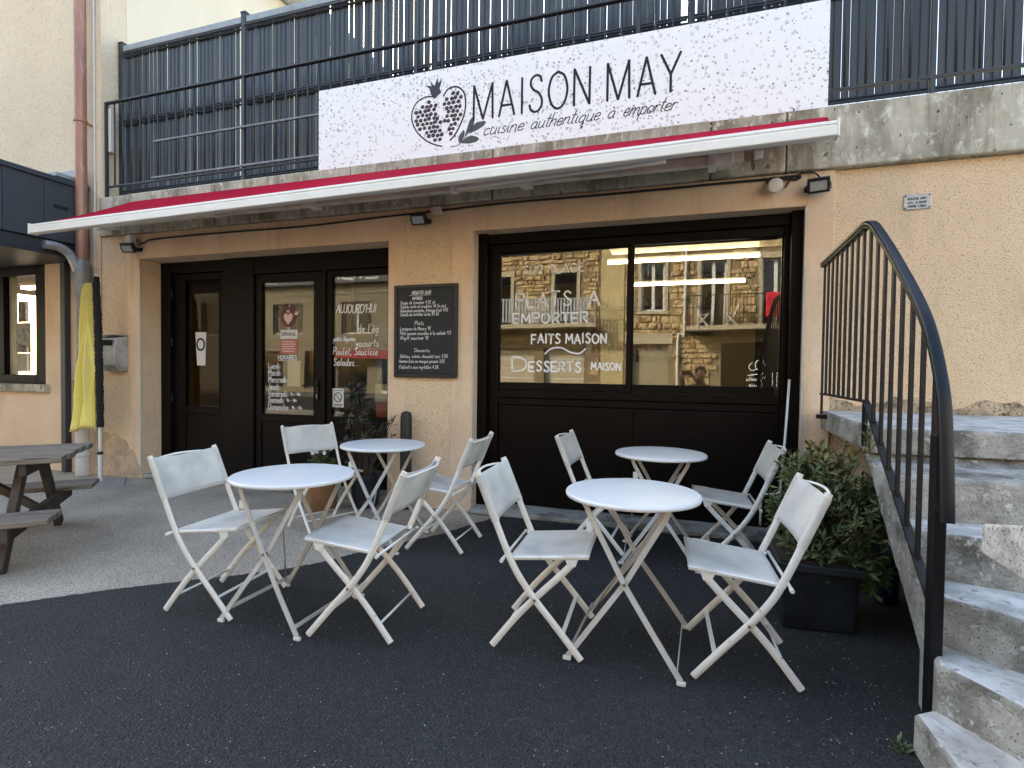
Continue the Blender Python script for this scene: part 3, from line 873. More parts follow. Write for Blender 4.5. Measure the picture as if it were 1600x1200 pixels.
# --- right bay: dark glazed garage front
Y2 = 4.62
gf = B()
gf.box(-1.805, -1.72, Y2 - .12, Y2 + .06, .0065, 2.487)
gf.box(-1.72, -1.632, Y2 - .045, Y2 + .05, .0065, 2.40)
gf.box(.73, .81, Y2 - .14, Y2 + .06, .0065, 2.487)
gf.box(.695, .73, Y2 - .045, Y2 + .05, .0065, 2.40)
gf.box(-1.72, .73, Y2 - .08, Y2 + .06, 2.40, 2.487)
gf.box(-1.632, .695, Y2 - .045, Y2 + .05, 2.325, 2.40)
gf.box(-1.632, .695, Y2 - .05, Y2 + .05, 1.02, 1.09)
gf.box(-1.632, .695, Y2 - .03, Y2 + .05, .955, 1.02)
gfo = gf.build('garage_frame', 'brown_frame', shop, bevel=.006)
# two sliding sashes
for k, (x0, x1, y) in enumerate(((-1.632, -.449, Y2 - .032), (-.449, .695, Y2 - .012))):
    sx0, sx1 = (x0, x0 + .012, ) if k == 0 else (x0, x0 + .018)
    s = B()
    s.box(x0, x0 + (.012 if k == 0 else .014), y, y + .03, 1.09, 2.325)
    s.box(x1 - (.042 if k == 0 else .010), x1, y, y + .03, 1.09, 2.325)
    s.box(x0 + .014, x1 - .042, y, y + .03, 1.092, 1.158)
    s.box(x0 + .014, x1 - .042, y, y + .03, 2.312, 2.323)
    so = s.build('sliding_sash', 'brown_frame', shop, bevel=.003)
    B().box(x0 + .008, x1 - .008, y + .014, y + .019, 1.15, 2.316).build('pane', 'pane_glass', so)
    if k == 0:
        yp = y + .0125
        for j, (tx, a, c_, z, h, w) in enumerate((('SUR PLACE', -1.41, -.86, 2.128, .072, .012), ('PLATS  A', -1.475, -.725, 1.835, .125, .015), ('EMPORTER', -1.50, -.82, 1.688, .088, .014), ('FAITS MAISON', -1.325, -.655, 1.508, .082, .014), ('D', -1.505, -1.37, 1.258, .135, .015), ('ESSERTS', -1.345, -.875, 1.262, .085, .016), ('MAISON', -.785, -.535, 1.278, .062, .013))):
            write(tx, a, z, h, yp, w, c_, jit=.55, seed=40 + j, gap=1.9).build('painted_lettering', 'window_paint', so)
        tl = B()
        ribbon(tl, [(v.x, v.y) for v in catmull([(-1.20, 1.415, 0), (-1.14, 1.462, 0), (-1.05, 1.468, 0), (-.97, 1.43, 0), (-.89, 1.42, 0), (-.835, 1.462, 0)], 6)], .013, yp)
        tl.build('painted_flourish', 'window_paint', so)
    else:
        B().tube([(x0 + .05, y - .012, 1.35), (x0 + .05, y - .012, 1.45)], .006).build('sash_handle', 'black_paint', so, smooth=True)
for x0, x1 in ((-1.64, -.425), (-.415, .70)):
    B().box(x0, x1, Y2 - .02, Y2 + .03, .05, .953).build('lower_panel', 'brown_frame', shop, bevel=.012)
B().box(-1.80, .80, D - .07, Y2 + .10, 0.0065, .045).build('threshold', 'concrete_step', shop, bevel=.008)

# lit fluorescent battens on the shop ceiling
for k, (x0, x1, y, z) in enumerate(((-.82, .66, 5.62, 2.40), (-.64, .60, 6.3, 2.27))):
    t = thing('ceiling_light', ('nearer lit fluorescent batten seen through the upper garage window', 'farther lit fluorescent batten below the first, seen through the garage window')[k], 'light', (x0, y, z), 'fluorescent battens in the shop')
    B().tube([(x0 + .02, y, z), (x1 - .02, y, z)], .018, 10).build('tube', 'tube_light', t, smooth=True, auto=40)
    B().box(x0 - .04, x1 + .04, y - .035, y + .035, z + .03, z + .085).box(x0 - .04, x0 + .015, y - .02, y + .02, z - .02, z + .03).box(x1 - .015, x1 + .04, y - .02, y + .02, z - .02, z + .03).build('batten', 'interior_dark', t)
    for x in (x0 + .2, x1 - .2):
        B().tube([(x, y, z + .08), (x, y, 2.665)], .004).build('hanger', 'galvanised', t)

# ------------------------------------------------------------------ tall cream building on the left with its anthracite canopy
tall = thing('tall_building', 'tall cream rendered building on the left with a dark framed window and peach ground floor', 'building', (-9, D, 0))
b = B()
b.box(-16, -8.95, D, D + .3, 0, 3.0)
b.box(-8.95, -7.36, D, D + .3, 0, .93)
b.box(-8.95, -7.36, D, D + .3, 2.52, 3.0)
b.box(-7.36, -6.41, D, D + .3, 0, 3.0)
b.build('ground_floor_wall', 'render_smooth', tall)
B().box(-16, -6.405, D + .01, D + .3, 3.0, 7.3).build('upper_wall', 'render_cream', tall)
B().box(-6.70, -6.40, D + .302, 12.5, 2.8, 7.25).build('side_wall', 'render_cream_smooth', tall)
B().box(-16, -6.72, 12.2, 12.5, 0, 7.2).build('rear_wall', 'render_cream', tall)
B().prism([(-16.3, D - .5), (-6.0, D - .5), (-6.0, 12.8), (-16.3, 12.8)], 7.3, 7.42).build('eaves', 'white_joinery', tall)
rf = B()
rf.add([(-16.3, D - .5, 7.425), (-6.0, D - .5, 7.425), (-6.0, 12.8, 7.425), (-16.3, 12.8, 7.425), (-13.5, 8.6, 9.4), (-9, 8.6, 9.4)], [(0, 1, 5, 4), (1, 2, 5), (2, 3, 4, 5), (3, 0, 4), (3, 2, 1, 0)])
rf.build('roof', 'slate_roof', tall)
w = B()
w.box(-8.95, -8.80, D + .05, D + .13, 1.03, 2.52).box(-7.62, -7.36, D + .05, D + .13, 1.03, 2.52).box(-8.80, -7.62, D + .05, D + .13, 2.37, 2.52).box(-8.80, -7.62, D + .05, D + .13, 1.03, 1.14).box(-8.32, -8.20, D + .04, D + .13, 1.14, 2.37)
wo = w.build('window', 'brown_frame', tall, bevel=.006)
B().box(-8.805, -7.615, D + .085, D + .09, 1.135, 2.375).build('pane', 'side_glass', wo)
B().box(-9.0, -7.28, D - .07, D + .12, .935, 1.03).build('window_sill', 'concrete_slab', tall, bevel=.01)
for x0, x1, z0, z1, mt in ((-8.03, -7.84, 1.80, 2.06, 'paper_grey'), (-8.07, -7.80, 1.42, 1.79, 'paper_grey'), (-8.06, -7.81, 1.18, 1.41, 'paper')):
    B().box(x0, x1, D + .10, D + .102, z0, z1).build('poster', mt, wo)
B().box(-8.195, -8.15, D + .10, D + .16, 1.14, 2.37).build('curtain', 'awning_cream', wo)
# room behind that window
B().box(-12, -6.8, D + .31, 11, 2.60, 2.66).build('room_ceiling', 'interior_dark', tall)
B().box(-12, -6.8, 9.0, 9.1, .05, 2.6).build('room_back_wall', 'interior_wall', tall)
B().box(-12, -6.8, D + .31, 9.0, 0.0065, .05).build('room_floor', 'interior_dark', tall)
for k, (x, y) in enumerate(((-8.75, 5.3), (-10.2, 6.4), (-9.9, 7.2))):
    t = thing('ceiling_light', ('nearest lit strip light inside the left window', 'middle lit strip light inside the left window', 'farthest lit strip light inside the left window')[k], 'light', (x, y, 2.4), 'strip lights behind the left window')
    B().box(x - .6, x + .6, y - .05, y + .05, 2.38, 2.42).build('tube', 'tube_light_white', t)
    B().box(x - .62, x + .62, y - .06, y + .06, 2.421, 2.47).build('batten', 'awning_white', t)
    B().tube([(x, y, 2.465), (x, y, 2.605)], .006).build('hanger', 'galvanised', t)
can = thing('canopy', 'anthracite metal box canopy over the left window', 'canopy', (-9, 3.8, 2.5))
xs = [-6.6, -8.0, -9.6, -11.2, -12.8]
B().box(-12.8, -6.62, 2.62, D - .002, 2.66, 3.27).build('core', 'anthracite', can)
ys = [D - .003, 3.93, 3.56, 2.95, 2.60]
for a, c_ in zip(ys[:-1], ys[1:]):
    B().box(-6.619, -6.60, c_ + .003, a - .003, 2.63, 3.27).build('side_panel', 'anthracite', can, bevel=.003)
for a, c_ in zip(xs[:-1], xs[1:]):
    B().box(c_ + .003, a - .003, 2.598, 2.619, 2.63, 3.27).build('front_panel', 'anthracite', can, bevel=.003)
B().box(-12.82, -6.575, 2.575, D - .004, 3.271, 3.325).build('cap_flashing', 'anthracite', can, bevel=.006)
B().box(-12.8, -6.63, 2.63, D - .004, 2.47, 2.629).build('lower_fascia', 'anthracite_rail', can, bevel=.006)
B().box(-6.599, -6.592, 4.02, 4.16, 2.985, 3.02).build('vent_slot', 'dark_void', can)
B().box(-6.99, -6.91, D - .07, D - .005, .0065, 2.468).build('post', 'anthracite_rail', can, bevel=.006)
B().box(-7.6, -6.66, D - .30, D - .012, 3.36, 3.40).box(-7.6, -6.66, D - .04, D - .012, 3.40, 3.52).build('glazing_strip', 'pale_rail', can)

# pipes on the corner
t = thing('copper_downpipe', 'weathered copper downpipe running down the corner of the cream building', 'pipe', (-6.57, 4.27, 2.6))
B().tube([(-6.555, 4.27, 7.2), (-6.555, 4.27, 2.42)], .058, 14).build('pipe', 'copper', t, smooth=True, auto=40)
for z in (4.02, 6.0):
    B().lathe((-6.555, 4.27, z), [(.062, -.018), (.068, -.012), (.068, .012), (.062, .018)], 14).box(-6.565, -6.545, 4.32, 4.395, z - .01, z + .01).build('collar', 'copper', t)
t = thing('grey_downpipe', 'grey zinc downpipe with a white plastic foot below the copper pipe', 'pipe', (-6.55, 4.27, 0))
B().lathe((-6.552, 4.265, 0), [(.055, .86), (.055, 1.95), (.062, 2.0), (.088, 2.22), (.088, 2.40), (.060, 2.46)], 14).build('pipe', 'grey_pipe', t, smooth=True, auto=40)
B().tube(catmull([(-6.60, 3.92, 2.565), (-6.58, 4.05, 2.56), (-6.565, 4.15, 2.50), (-6.555, 4.20, 2.40), (-6.552, 4.235, 2.28)], 6), .047, 12).build('elbow', 'galvanised', t, smooth=True, auto=40)
B().lathe((-6.552, 4.265, 0), [(.07, .0065), (.07, .22), (.082, .23), (.082, .27), (.07, .28), (.07, .84), (.076, .85), (.076, .90), (.06, .91)], 14).build('foot_pipe', 'white_pipe', t, smooth=True, auto=40)
B().box(-6.615, -6.49, 4.20, 4.34, .93, 1.10).build('clamp', 'terracotta', t, bevel=.01)
top(B().tube([(-6.485, D - .012, 7.2), (-6.485, D - .012, 3.0), (-6.49, D - .012, .10)], .009, 6).build('wall_cable', 'cable_white', smooth=True), 'thin white conduit running down the corner beside the copper pipe', 'cable')
top(B().box(-6.40, -6.33, D + .06, D + .12, 3.72, 4.22).build('junction_box', 'sensor_white', bevel=.006), 'small pale box behind the left end of the terrace railing', 'box')

# house seen beyond the terrace
far = thing('far_house', 'pale house with a white louvred shutter beyond the terrace fence', 'house', (-5, 16, 0))
B().box(-9, 2.5, 16, 22, 0, 8.7).build('wall', 'render_cream_smooth', far)
B().add([(-9.4, 15.6, 8.7), (2.9, 15.6, 8.7), (2.9, 22.4, 8.7), (-9.4, 22.4, 8.7), (-9.4, 19, 10.6), (2.9, 19, 10.6)], [(0, 1, 5, 4), (2, 3, 4, 5), (0, 4, 3), (1, 2, 5), (3, 2, 1, 0)]).build('roof', 'slate_roof', far)
for x in (-8.2, -5.2, -2.2):
    s = B().box(x, x + .7, 15.93, 15.998, 6.6, 8.2).build('shutter', 'white_joinery', far)
    lv = B()
    for k in range(14):
        lv.box(x + .06, x + .64, 15.90, 15.928, 6.68 + k * .107, 6.74 + k * .107)
    lv.build('louvre', 'white_joinery', s)
    B().box(x + .75, x + 1.55, 15.95, 15.998, 6.6, 8.2).build('window', 'grey_joinery', far)

# ------------------------------------------------------------------ terrace railing, fence
rail = thing('terrace_railing', 'dark metal balustrade along the edge of the terrace slab', 'railing', (-2, 4.42, 3.17))
YR = 4.43
B().box(-6.385, 7.0, YR - .022, YR + .022, 4.255, 4.275).build('top_rail', 'anthracite_rail', rail, bevel=.003)
B().box(-6.385, 7.0, YR - .015, YR + .015, 3.305, 3.325).build('bottom_rail', 'anthracite_rail', rail, bevel=.003)
first = None
x = -6.25
k = 0
while x < 3.2:
    if (k + 1) % 15 == 0:
        B().box(x - .014, x + .014, YR - .0145, YR + .0145, 3.165, 4.2545).build('post', 'anthracite_rail', rail)
    elif first is None:
        first = B().tube([(0, 0, 3.3255), (0, 0, 4.2545)], .0085, 6).build('baluster', 'anthracite_rail', None, smooth=True)
        first.parent = rail
        first.location = Vector((x, YR, 0)) - ORG[rail]
    else:
        piece(first, Vector((x, YR, 0)) - ORG[rail], rail)
    x += .1325
    k += 1
B().box(-6.392, -6.365, YR - .014, YR + .014, 3.10, 4.2545).build('post', 'anthracite_rail', rail)
for z, x0, x1 in ((3.735, -5.62, -3.30), (3.342, -5.65, -3.30)):
    B().box(x0, x1, YR - .034, YR - .0125, z - .009, z + .009).build('mounting_bar', 'weathered_bar', rail)

fence = thing('slat_fence', 'tall anthracite slatted screen fence with paler top rail behind the terrace railing', 'fence', (-2, 4.6, 3.17))
YF = 4.60
px = [-6.36, -4.55, -2.30, -0.02, 2.2, 4.4]
for x in px:
    b = B().box(x - .03, x + .03, YF - .025, YF + .035, 3.165, 5.03)
    po = b.build('post', 'anthracite_rail', fence, bevel=.004)
    B().box(x - .034, x + .034, YF - .029, YF + .039, 5.031, 5.045).build('cap', 'anthracite_rail', po)
for a, c_ in zip(px[:-1], px[1:]):
    B().box(a + .031, c_ - .031, YF - .016, YF + .02, 4.935, 5.0).build('top_rail', 'pale_rail', fence, bevel=.004)
    for z in (3.28, 4.10, 4.89):
        wb = B()
        for q in (-.028, 0, .028):
            wb.tube([(a + .03, YF - .018 - (.014 if q == 0 else 0), z + q), (c_ - .03, YF - .018 - (.014 if q == 0 else 0), z + q)], .012, 5)
        wb.build('wire_fold', 'anthracite_rail', fence)
first = None
wire0 = None
x = -6.30
k = 0
while x < 4.3:
    if min(abs(x + .022 - p) for p in px) > .052:
        # the slats sit a little crooked and the gaps vary
        if first is None:
            first = B().box(-.0265, .0265, -.001, .001, 3.29, 4.934).build('slat', 'anthracite_slat', None)
            first.parent = fence
            c_ = first
        else:
            c_ = piece(first, (0, 0, 0), fence)
        c_.location = Vector((x + .022 + rnd.uniform(-.0007, .0007), YF + rnd.uniform(-.001, .001), rnd.uniform(-.006, .0))) - ORG[fence]
        c_.location.z += 0
        c_.rotation_euler = (0, rnd.uniform(-.0012, .0012), rnd.uniform(-.07, .07))
    open_zone = -3.9 < x < .1
    piece_w = (.0543 if k % 17 else .0560) if not open_zone else (.0549 if k % 4 else .0568)
    wx = x + .022 + piece_w / 2
    if min(abs(wx - p) for p in px) > .05:
        if wire0 is None:
            wire0 = B().box(-.0024, .0024, -.0024, .0024, 3.27, 4.934).build('wire', 'anthracite_rail', None)
            wire0.parent = fence
            wire0.location = Vector((wx, YF - .008, 0)) - ORG[fence]
        else:
            piece(wire0, Vector((wx, YF - .008, 0)) - ORG[fence], fence)
    x += piece_w
    k += 1

# ------------------------------------------------------------------ sign panel
YS = 4.345
sg = thing('shop_sign', 'long white terrazzo patterned sign with pomegranate heart and thin dark lettering', 'sign', (-1.24, YS, 3.16))
for x0, x1 in ((-3.405, -1.2405), (-1.2395, .918)):
    B().box(x0, x1, YS, YS + .006, 3.165, 3.922).build('panel', 'terrazzo', sg)
B().box(-3.39, .90, YS + .0065, YS + .05, 3.19, 3.22).box(-3.39, .90, YS + .0065, YS + .05, 3.86, 3.89).build('back_frame', 'panel_edge', sg)
yl = YS - .0015


def strokes(name, lines, w, mat, parent, y):
    b = B()
    for p in lines:
        ribbon(b, p, w, y)
    return b.build(name, mat, parent, fix=False)


zb, zt = 3.430, 3.726


def sm(*p):
    return [(v.x, v.y) for v in catmull([(a, c, 0) for a, c in p], 8)]


letters = [
    [[(-1.800, zb), (-1.797, zt), (-1.713, zb + .10 - .10), (-1.628, zt), (-1.624, zb)]],
    [[(-1.566, zb), (-1.500, zt), (-1.428, zb)], [(-1.540, zb + .09), (-1.452, zb + .09)]],
    [[(-1.362, zb), (-1.362, zt)]],
    [sm((-1.191, zt - .055), (-1.205, zt - .012), (-1.240, zt + .002), (-1.277, zt - .022), (-1.285, zt - .07), (-1.260, zt - .115), (-1.222, zb + .155), (-1.192, zb + .105), (-1.190, zb + .05), (-1.215, zb + .008), (-1.250, zb - .002), (-1.283, zb + .018), (-1.295, zb + .06))],
    [sm((-1.051, zt + .002), (-1.105, zt - .04), (-1.130, zb + .148), (-1.105, zb + .04), (-1.051, zb - .002), (-.998, zb + .04), (-.973, zb + .148), (-.998, zt - .04), (-1.051, zt + .002))],
    [[(-.917, zb), (-.915, zt), (-.790, zb), (-.788, zt)]],
    [[(-.646, zb), (-.645, zt), (-.561, zb), (-.478, zt), (-.473, zb)]],
    [[(-.410, zb), (-.344, zt), (-.274, zb)], [(-.385, zb + .09), (-.299, zb + .09)]],
    [[(-.234, zt), (-.160, zb + .135), (-.088, zt)], [(-.160, zb + .135), (-.160, zb)]],
]
for l in letters:
    strokes('letter', l, .0195, 'ink', sg, yl)
for tx, x0, x1, k in (('cuisine', -1.715, -1.352, 0), ('authentique', -1.290, -.712, 1), ('à', -.650, -.590, 2), ('emporter', -.527, -.125, 3)):
    write(tx, x0, 3.290, .112, yl, .0080, x1, slant=.45, jit=.12, seed=3 + k, gap=.3).build('script_word', 'ink', sg, fix=False)
strokes('heart_outline', [sm((-2.185, 3.690), (-2.262, 3.698), (-2.345, 3.668), (-2.395, 3.595), (-2.397, 3.50), (-2.345, 3.395), (-2.245, 3.305), (-2.160, 3.262), (-2.100, 3.243))], .012, 'ink', sg, yl)
strokes('heart_outline', [sm((-2.090, 3.680), (-2.045, 3.735), (-1.967, 3.745), (-1.900, 3.695), (-1.877, 3.61), (-1.885, 3.51), (-1.925, 3.41), (-1.975, 3.33), (-2.022, 3.287))], .014, 'ink', sg, yl)


def flat(name, poly, mat, y=yl):
    return B().add([(x, y, z) for x, z in poly], [tuple(range(len(poly)))]).build(name, mat, sg, fix=False)


flat('crown', [(-2.175, 3.668), (-2.215, 3.715), (-2.222, 3.760), (-2.262, 3.796), (-2.222, 3.792), (-2.206, 3.778), (-2.222, 3.838), (-2.188, 3.792), (-2.176, 3.788), (-2.146, 3.856), (-2.140, 3.800), (-2.104, 3.838), (-2.112, 3.80), (-2.128, 3.755), (-2.110, 3.715), (-2.150, 3.690)], 'crown_print')


def heart_in(x, z):
    """the two seed fields either side of the white cleft"""
    L_ = [(-2.24, 3.655), (-2.32, 3.63), (-2.365, 3.57), (-2.365, 3.49), (-2.32, 3.41), (-2.23, 3.335), (-2.13, 3.278), (-2.085, 3.285), (-2.075, 3.335), (-2.12, 3.40), (-2.09, 3.44), (-2.13, 3.49), (-2.125, 3.54), (-2.155, 3.58), (-2.165, 3.63)]
    R_ = [(-1.975, 3.705), (-2.05, 3.675), (-2.085, 3.62), (-2.09, 3.57), (-2.065, 3.53), (-2.085, 3.47), (-2.055, 3.42), (-2.05, 3.355), (-2.035, 3.325), (-1.99, 3.365), (-1.935, 3.45), (-1.91, 3.53), (-1.908, 3.62), (-1.93, 3.685)]
    for P in (L_, R_):
        n = 0
        for (x0, z0), (x1, z1) in zip(P, P[1:] + P[:1]):
            if (z0 > z) != (z1 > z) and x < (x1 - x0) * (z - z0) / (z1 - z0) + x0:
                n += 1
        if n % 2:
            return True
    return False


row = 0
z = 3.27
while z < 3.72:
    x = -2.40 + (row % 2) * .0215
    while x < -1.86:
        cx, cz = x + rnd.uniform(-.006, .006), z + rnd.uniform(-.005, .005)
        if heart_in(cx, cz):
            r0 = rnd.uniform(.0200, .0235)
            ph = rnd.uniform(0, 6)
            flat('seed', [(cx + r0 * rnd.uniform(.82, 1.08) * math.cos(ph + q * 1.0472), cz + r0 * rnd.uniform(.75, 1.0) * math.sin(ph + q * 1.0472)) for q in range(6)], 'seed_print')
        x += .043
    z += .038
    row += 1
for P in ([(-1.885, 3.300), (-1.868, 3.345), (-1.850, 3.400), (-1.838, 3.435), (-1.812, 3.459), (-1.792, 3.440), (-1.795, 3.405), (-1.826, 3.345)],
          [(-1.845, 3.318), (-1.812, 3.385), (-1.765, 3.412), (-1.70, 3.414), (-1.682, 3.400), (-1.705, 3.372), (-1.76, 3.345)],
          [(-1.918, 3.248), (-1.870, 3.292), (-1.820, 3.305), (-1.765, 3.285), (-1.743, 3.262), (-1.775, 3.242), (-1.84, 3.236)],
          [(-1.935, 3.246), (-1.944, 3.290), (-1.925, 3.330), (-1.893, 3.362), (-1.880, 3.340), (-1.888, 3.300), (-1.908, 3.262)]):
    flat('leaf', P, 'leaf_print')
strokes('leaf_stem', [sm((-2.015, 3.228), (-1.965, 3.232), (-1.92, 3.248), (-1.87, 3.305), (-1.84, 3.36))], .006, 'leaf_print', sg, yl)

# ------------------------------------------------------------------ awning
aw = thing('awning', 'crimson fabric awning with a long white front bar above both bays', 'awning', (-2.5, 4.3, 2.7))
FL, FR = Vector((-5.952, 3.45, 2.555)), Vector((.772, 3.45, 2.640))
BL, BR = Vector((-5.80, 4.285, 3.055)), Vector((.905, 4.285, 3.068))


def cloth(u, v):
    p = (BL + (BR - BL) * u) * (1 - v) + (FL + (FR - FL) * u + Vector((0, 0, .048))) * v
    p.z -= .018 * math.sin(math.pi * v) + .004 * math.sin(u * 37) * math.sin(math.pi * v)
    return p


B().grid(cloth, 60, 10).build('fabric', 'awning_red', aw, smooth=True, solid=.003)
fb = B()
prof = [(-.045, -.028), (-.045, .030), (-.040, .036), (.010, .036), (.012, .030), (.020, .030), (.022, .036), (.040, .032), (.045, .020), (.045, -.020), (.03, -.03)]
fb.sweep([FL, FR], [(b_, a_) for a_, b_ in [(q[1], q[0]) for q in prof]], (0, 0, 1))
fb.build('front_bar', 'awning_white', aw, bevel=.003)
for P in (FL, FR):
    s = -1 if P is FL else 1
    B().box(P.x + (0 if s > 0 else -.012), P.x + (.012 if s > 0 else 0), P.y - .042, P.y + .042, P.z - .05, P.z + .05).build('end_cap', 'awning_white', aw, bevel=.004)
B().tube([BL + Vector((.02, .01, -.03)), BR + Vector((-.02, .01, -.03))], .034, 12).build('roller', 'awning_red', aw, smooth=True, auto=40)
B().box(-6.22, .36, 4.22, 4.30, 2.80, 2.885).build('torsion_bar', 'awning_cream', aw, bevel=.006)
for x in (-6.1, -3.4, -1.3, .24):
    B().box(x - .05, x + .05, 4.20, D - .036, 2.785, 2.965).build('wall_bracket', 'awning_white', aw, bevel=.006)
B().box(.44, .50, 4.31, D - .036, 2.84, 2.90).build('wall_plate', 'awning_white', aw, bevel=.004)
for sx, ex, fx in ((.15, -1.75, -.15), (-6.12, -4.15, -5.35)):
    P0, P1, P2 = Vector((sx, 4.17, 2.80)), Vector((ex, 3.86, 2.70)), Vector((fx, 3.50, 2.60))
    B().bar(P0, P1, .04, .075, (0, 1, 0)).build('arm', 'awning_cream', aw, bevel=.008)
    B().bar(P1, P2, .035, .06, (0, 1, 0)).build('arm', 'awning_white', aw, bevel=.008)
    B().box(sx - .03, sx + .03, 4.12, 4.24, 2.74, 2.855).build('arm_joint', 'awning_white', aw, bevel=.008)
    B().lathe(P1 + Vector((0, 0, -.055)), [(.03, 0), (.034, .01), (.034, .1), (.03, .11)], 12).build('arm_joint', 'awning_white', aw, smooth=True, auto=40)

# ------------------------------------------------------------------ lights, cables, boxes on the facade


def flood(c, tilt, yaw, lab, w=.14, h=.10):
    t = thing('floodlight', lab, 'floodlight', c, 'floodlights under the slab')
    m = Matrix.Rotation(yaw, 4, 'Z') @ Matrix.Rotation(tilt, 4, 'X')
    mr = Matrix.Rotation(yaw, 4, 'Z')

    def bx(name, mat, x0, x1, y0, y1, z0, z1, bev=.004, mm=m):
        b = B().box(x0, x1, y0, y1, z0, z1)
        b.v = [Vector(c) + (mm @ v) for v in b.v]
        return b.build(name, mat, t, bevel=bev)
    bx('housing', 'lamp_black', -w / 2, w / 2, -.02, .025, -h / 2, h / 2)
    bx('lens', 'lamp_lens', -w / 2 + .018, w / 2 - .018, -.024, -.0205, -h / 2 + .018, h / 2 - .018, 0)
    for k in range(6):
        bx('fin', 'lamp_black', -w / 2 + .01 + k * (w - .03) / 5, -w / 2 + .016 + k * (w - .03) / 5, .0255, .04, -h / 2 + .01, h / 2 - .01, 0)
    for s in (-1, 1):
        bx('bracket', 'lamp_black', s * (w / 2 + .004) - .003, s * (w / 2 + .004) + .003, -.008, D - c[1] - .002, -.012, .012, 0, mr)
    bx('bracket_plate', 'lamp_black', -w / 2 - .006, w / 2 + .006, D - c[1] - .006, D - c[1] - .002, -.02, .02, 0, Matrix.Identity(4))


flood((.862, 4.29, 2.60), R(28), R(-14), 'tilted black floodlight at the top of the pilaster right of the garage window')
flood((-2.29, 4.28, 2.60), R(35), R(6), 'black floodlight above the menu board between the two bays')
flood((-5.83, 4.27, 2.555), R(32), R(18), 'small black floodlight at the upper left corner of the door bay')


def disc(c, lab):
    t = thing('motion_sensor', lab, 'sensor', c)
    b = B().lathe((0, 0, 0), [(.045, 0), (.052, .01), (.052, .05), (.048, .062), (.03, .066)], 20)
    m = Matrix.Rotation(R(90 + 8), 4, 'X')
    b.v = [Vector(c) + m @ v for v in b.v]
    b.build('body', 'sensor_white', t, smooth=True, auto=40)
    B().box(c[0] - .02, c[0] + .02, c[1] - .004, D + .004, c[2] - .02, c[2] + .02).build('mount', 'lamp_black', t)


disc((.585, 4.345, 2.635), 'round white lamp on the lintel beside the right floodlight')
disc((-5.85, 4.345, 2.66), 'round white lamp above the small left floodlight')
top(B().box(-5.99, -5.93, 4.33, D - .001, 2.57, 2.66).build('junction_box', 'awning_cream', bevel=.006), 'small cream junction box left of the left floodlight', 'box')
top(B().box(-2.20, -2.10, 4.33, D + .005, 2.655, 2.715).build('junction_box', 'awning_cream', bevel=.006), 'small cream junction box beside the middle floodlight', 'box')
cb = [(-5.78, 2.60), (-5.70, 2.63), (-5.55, 2.655), (-4.6, 2.66), (-3.6, 2.652), (-2.7, 2.675), (-2.16, 2.685), (-1.5, 2.70), (-.6, 2.695), (.2, 2.70), (.50, 2.70), (.70, 2.705), (.76, 2.695), (.72, 2.68), (.60, 2.705), (.54, 2.69), (.55, 2.64)]
top(B().tube(catmull([(x, D - .014 - (.02 if x < -5.7 else 0), z) for x, z in cb], 5), .009, 6).build('wall_cable', 'cable_black', smooth=True), 'black cable strung along the wall just under the slab', 'cable')
top(B().tube(catmull([(.66, D - .012, 2.625), (.68, D - .014, 2.66), (.71, D - .014, 2.70), (.78, D - .014, 2.722), (.85, D - .02, 2.71), (.88, 4.34, 2.665), (.882, 4.325, 2.63)], 6), .006, 6).build('lamp_cable', 'cable_black', smooth=True), 'short looping black lead of the right floodlight', 'cable')

t = thing('mailbox', 'grey metal mailbox on the pier beside the entrance', 'mailbox', (-6.16, D, 1.2))
b = B()
prof = [(D - .004, 1.205), (D - .10, 1.205), (D - .155, 1.27), (D - .155, 1.46), (D - .13, 1.575), (D - .004, 1.60)]
vs = [(-6.30, y, z) for y, z in prof] + [(-5.985, y, z) for y, z in prof]
n = len(prof)
b.add(vs, [tuple(range(n)), tuple(reversed(range(n, 2 * n)))] + [(i, n + i, n + (i + 1) % n, (i + 1) % n) for i in range(n)])
b.build('body', 'mail_grey', t, bevel=.006)
B().box(-6.25, -6.03, D - .1565, D - .12, 1.487, 1.55).build('mail_slot', 'dark_void', t)
B().box(-6.295, -5.99, D - .162, D - .1555, 1.275, 1.465).build('door', 'mail_grey', t, bevel=.003)
B().lathe((-6.145, D - .165, 1.42), [(.008, -.008), (.008, .008)], 8).build('lock', 'rivet', t)
B().box(-6.31, -5.975, D - .14, D - .004, 1.601, 1.612).build('lid', 'mail_grey', t, bevel=.003)

t = thing('plaque', 'small grey metal plaque screwed to the wall above the stairs', 'plaque', (1.49, D, 2.46))
B().box(1.412, 1.572, D + .020, D + .032, 2.412, 2.515).build('plate', 'plaque', t, bevel=.004)
for x in (1.422, 1.562):
    for z in (2.422, 2.505):
        B().tube([(x, D + .0205, z), (x, D + .015, z)], .005).build('screw', 'lamp_black', t)
for k, (tx, z) in enumerate((('BOUCHE  DIST', 2.478), ('GAZ 3 BAR', 2.452), ('VANNE 1 GRDT', 2.426))):
    write(tx, 1.437, z, .014, D + .0185, .0028, 1.545).build('lettering', 'ink', t)

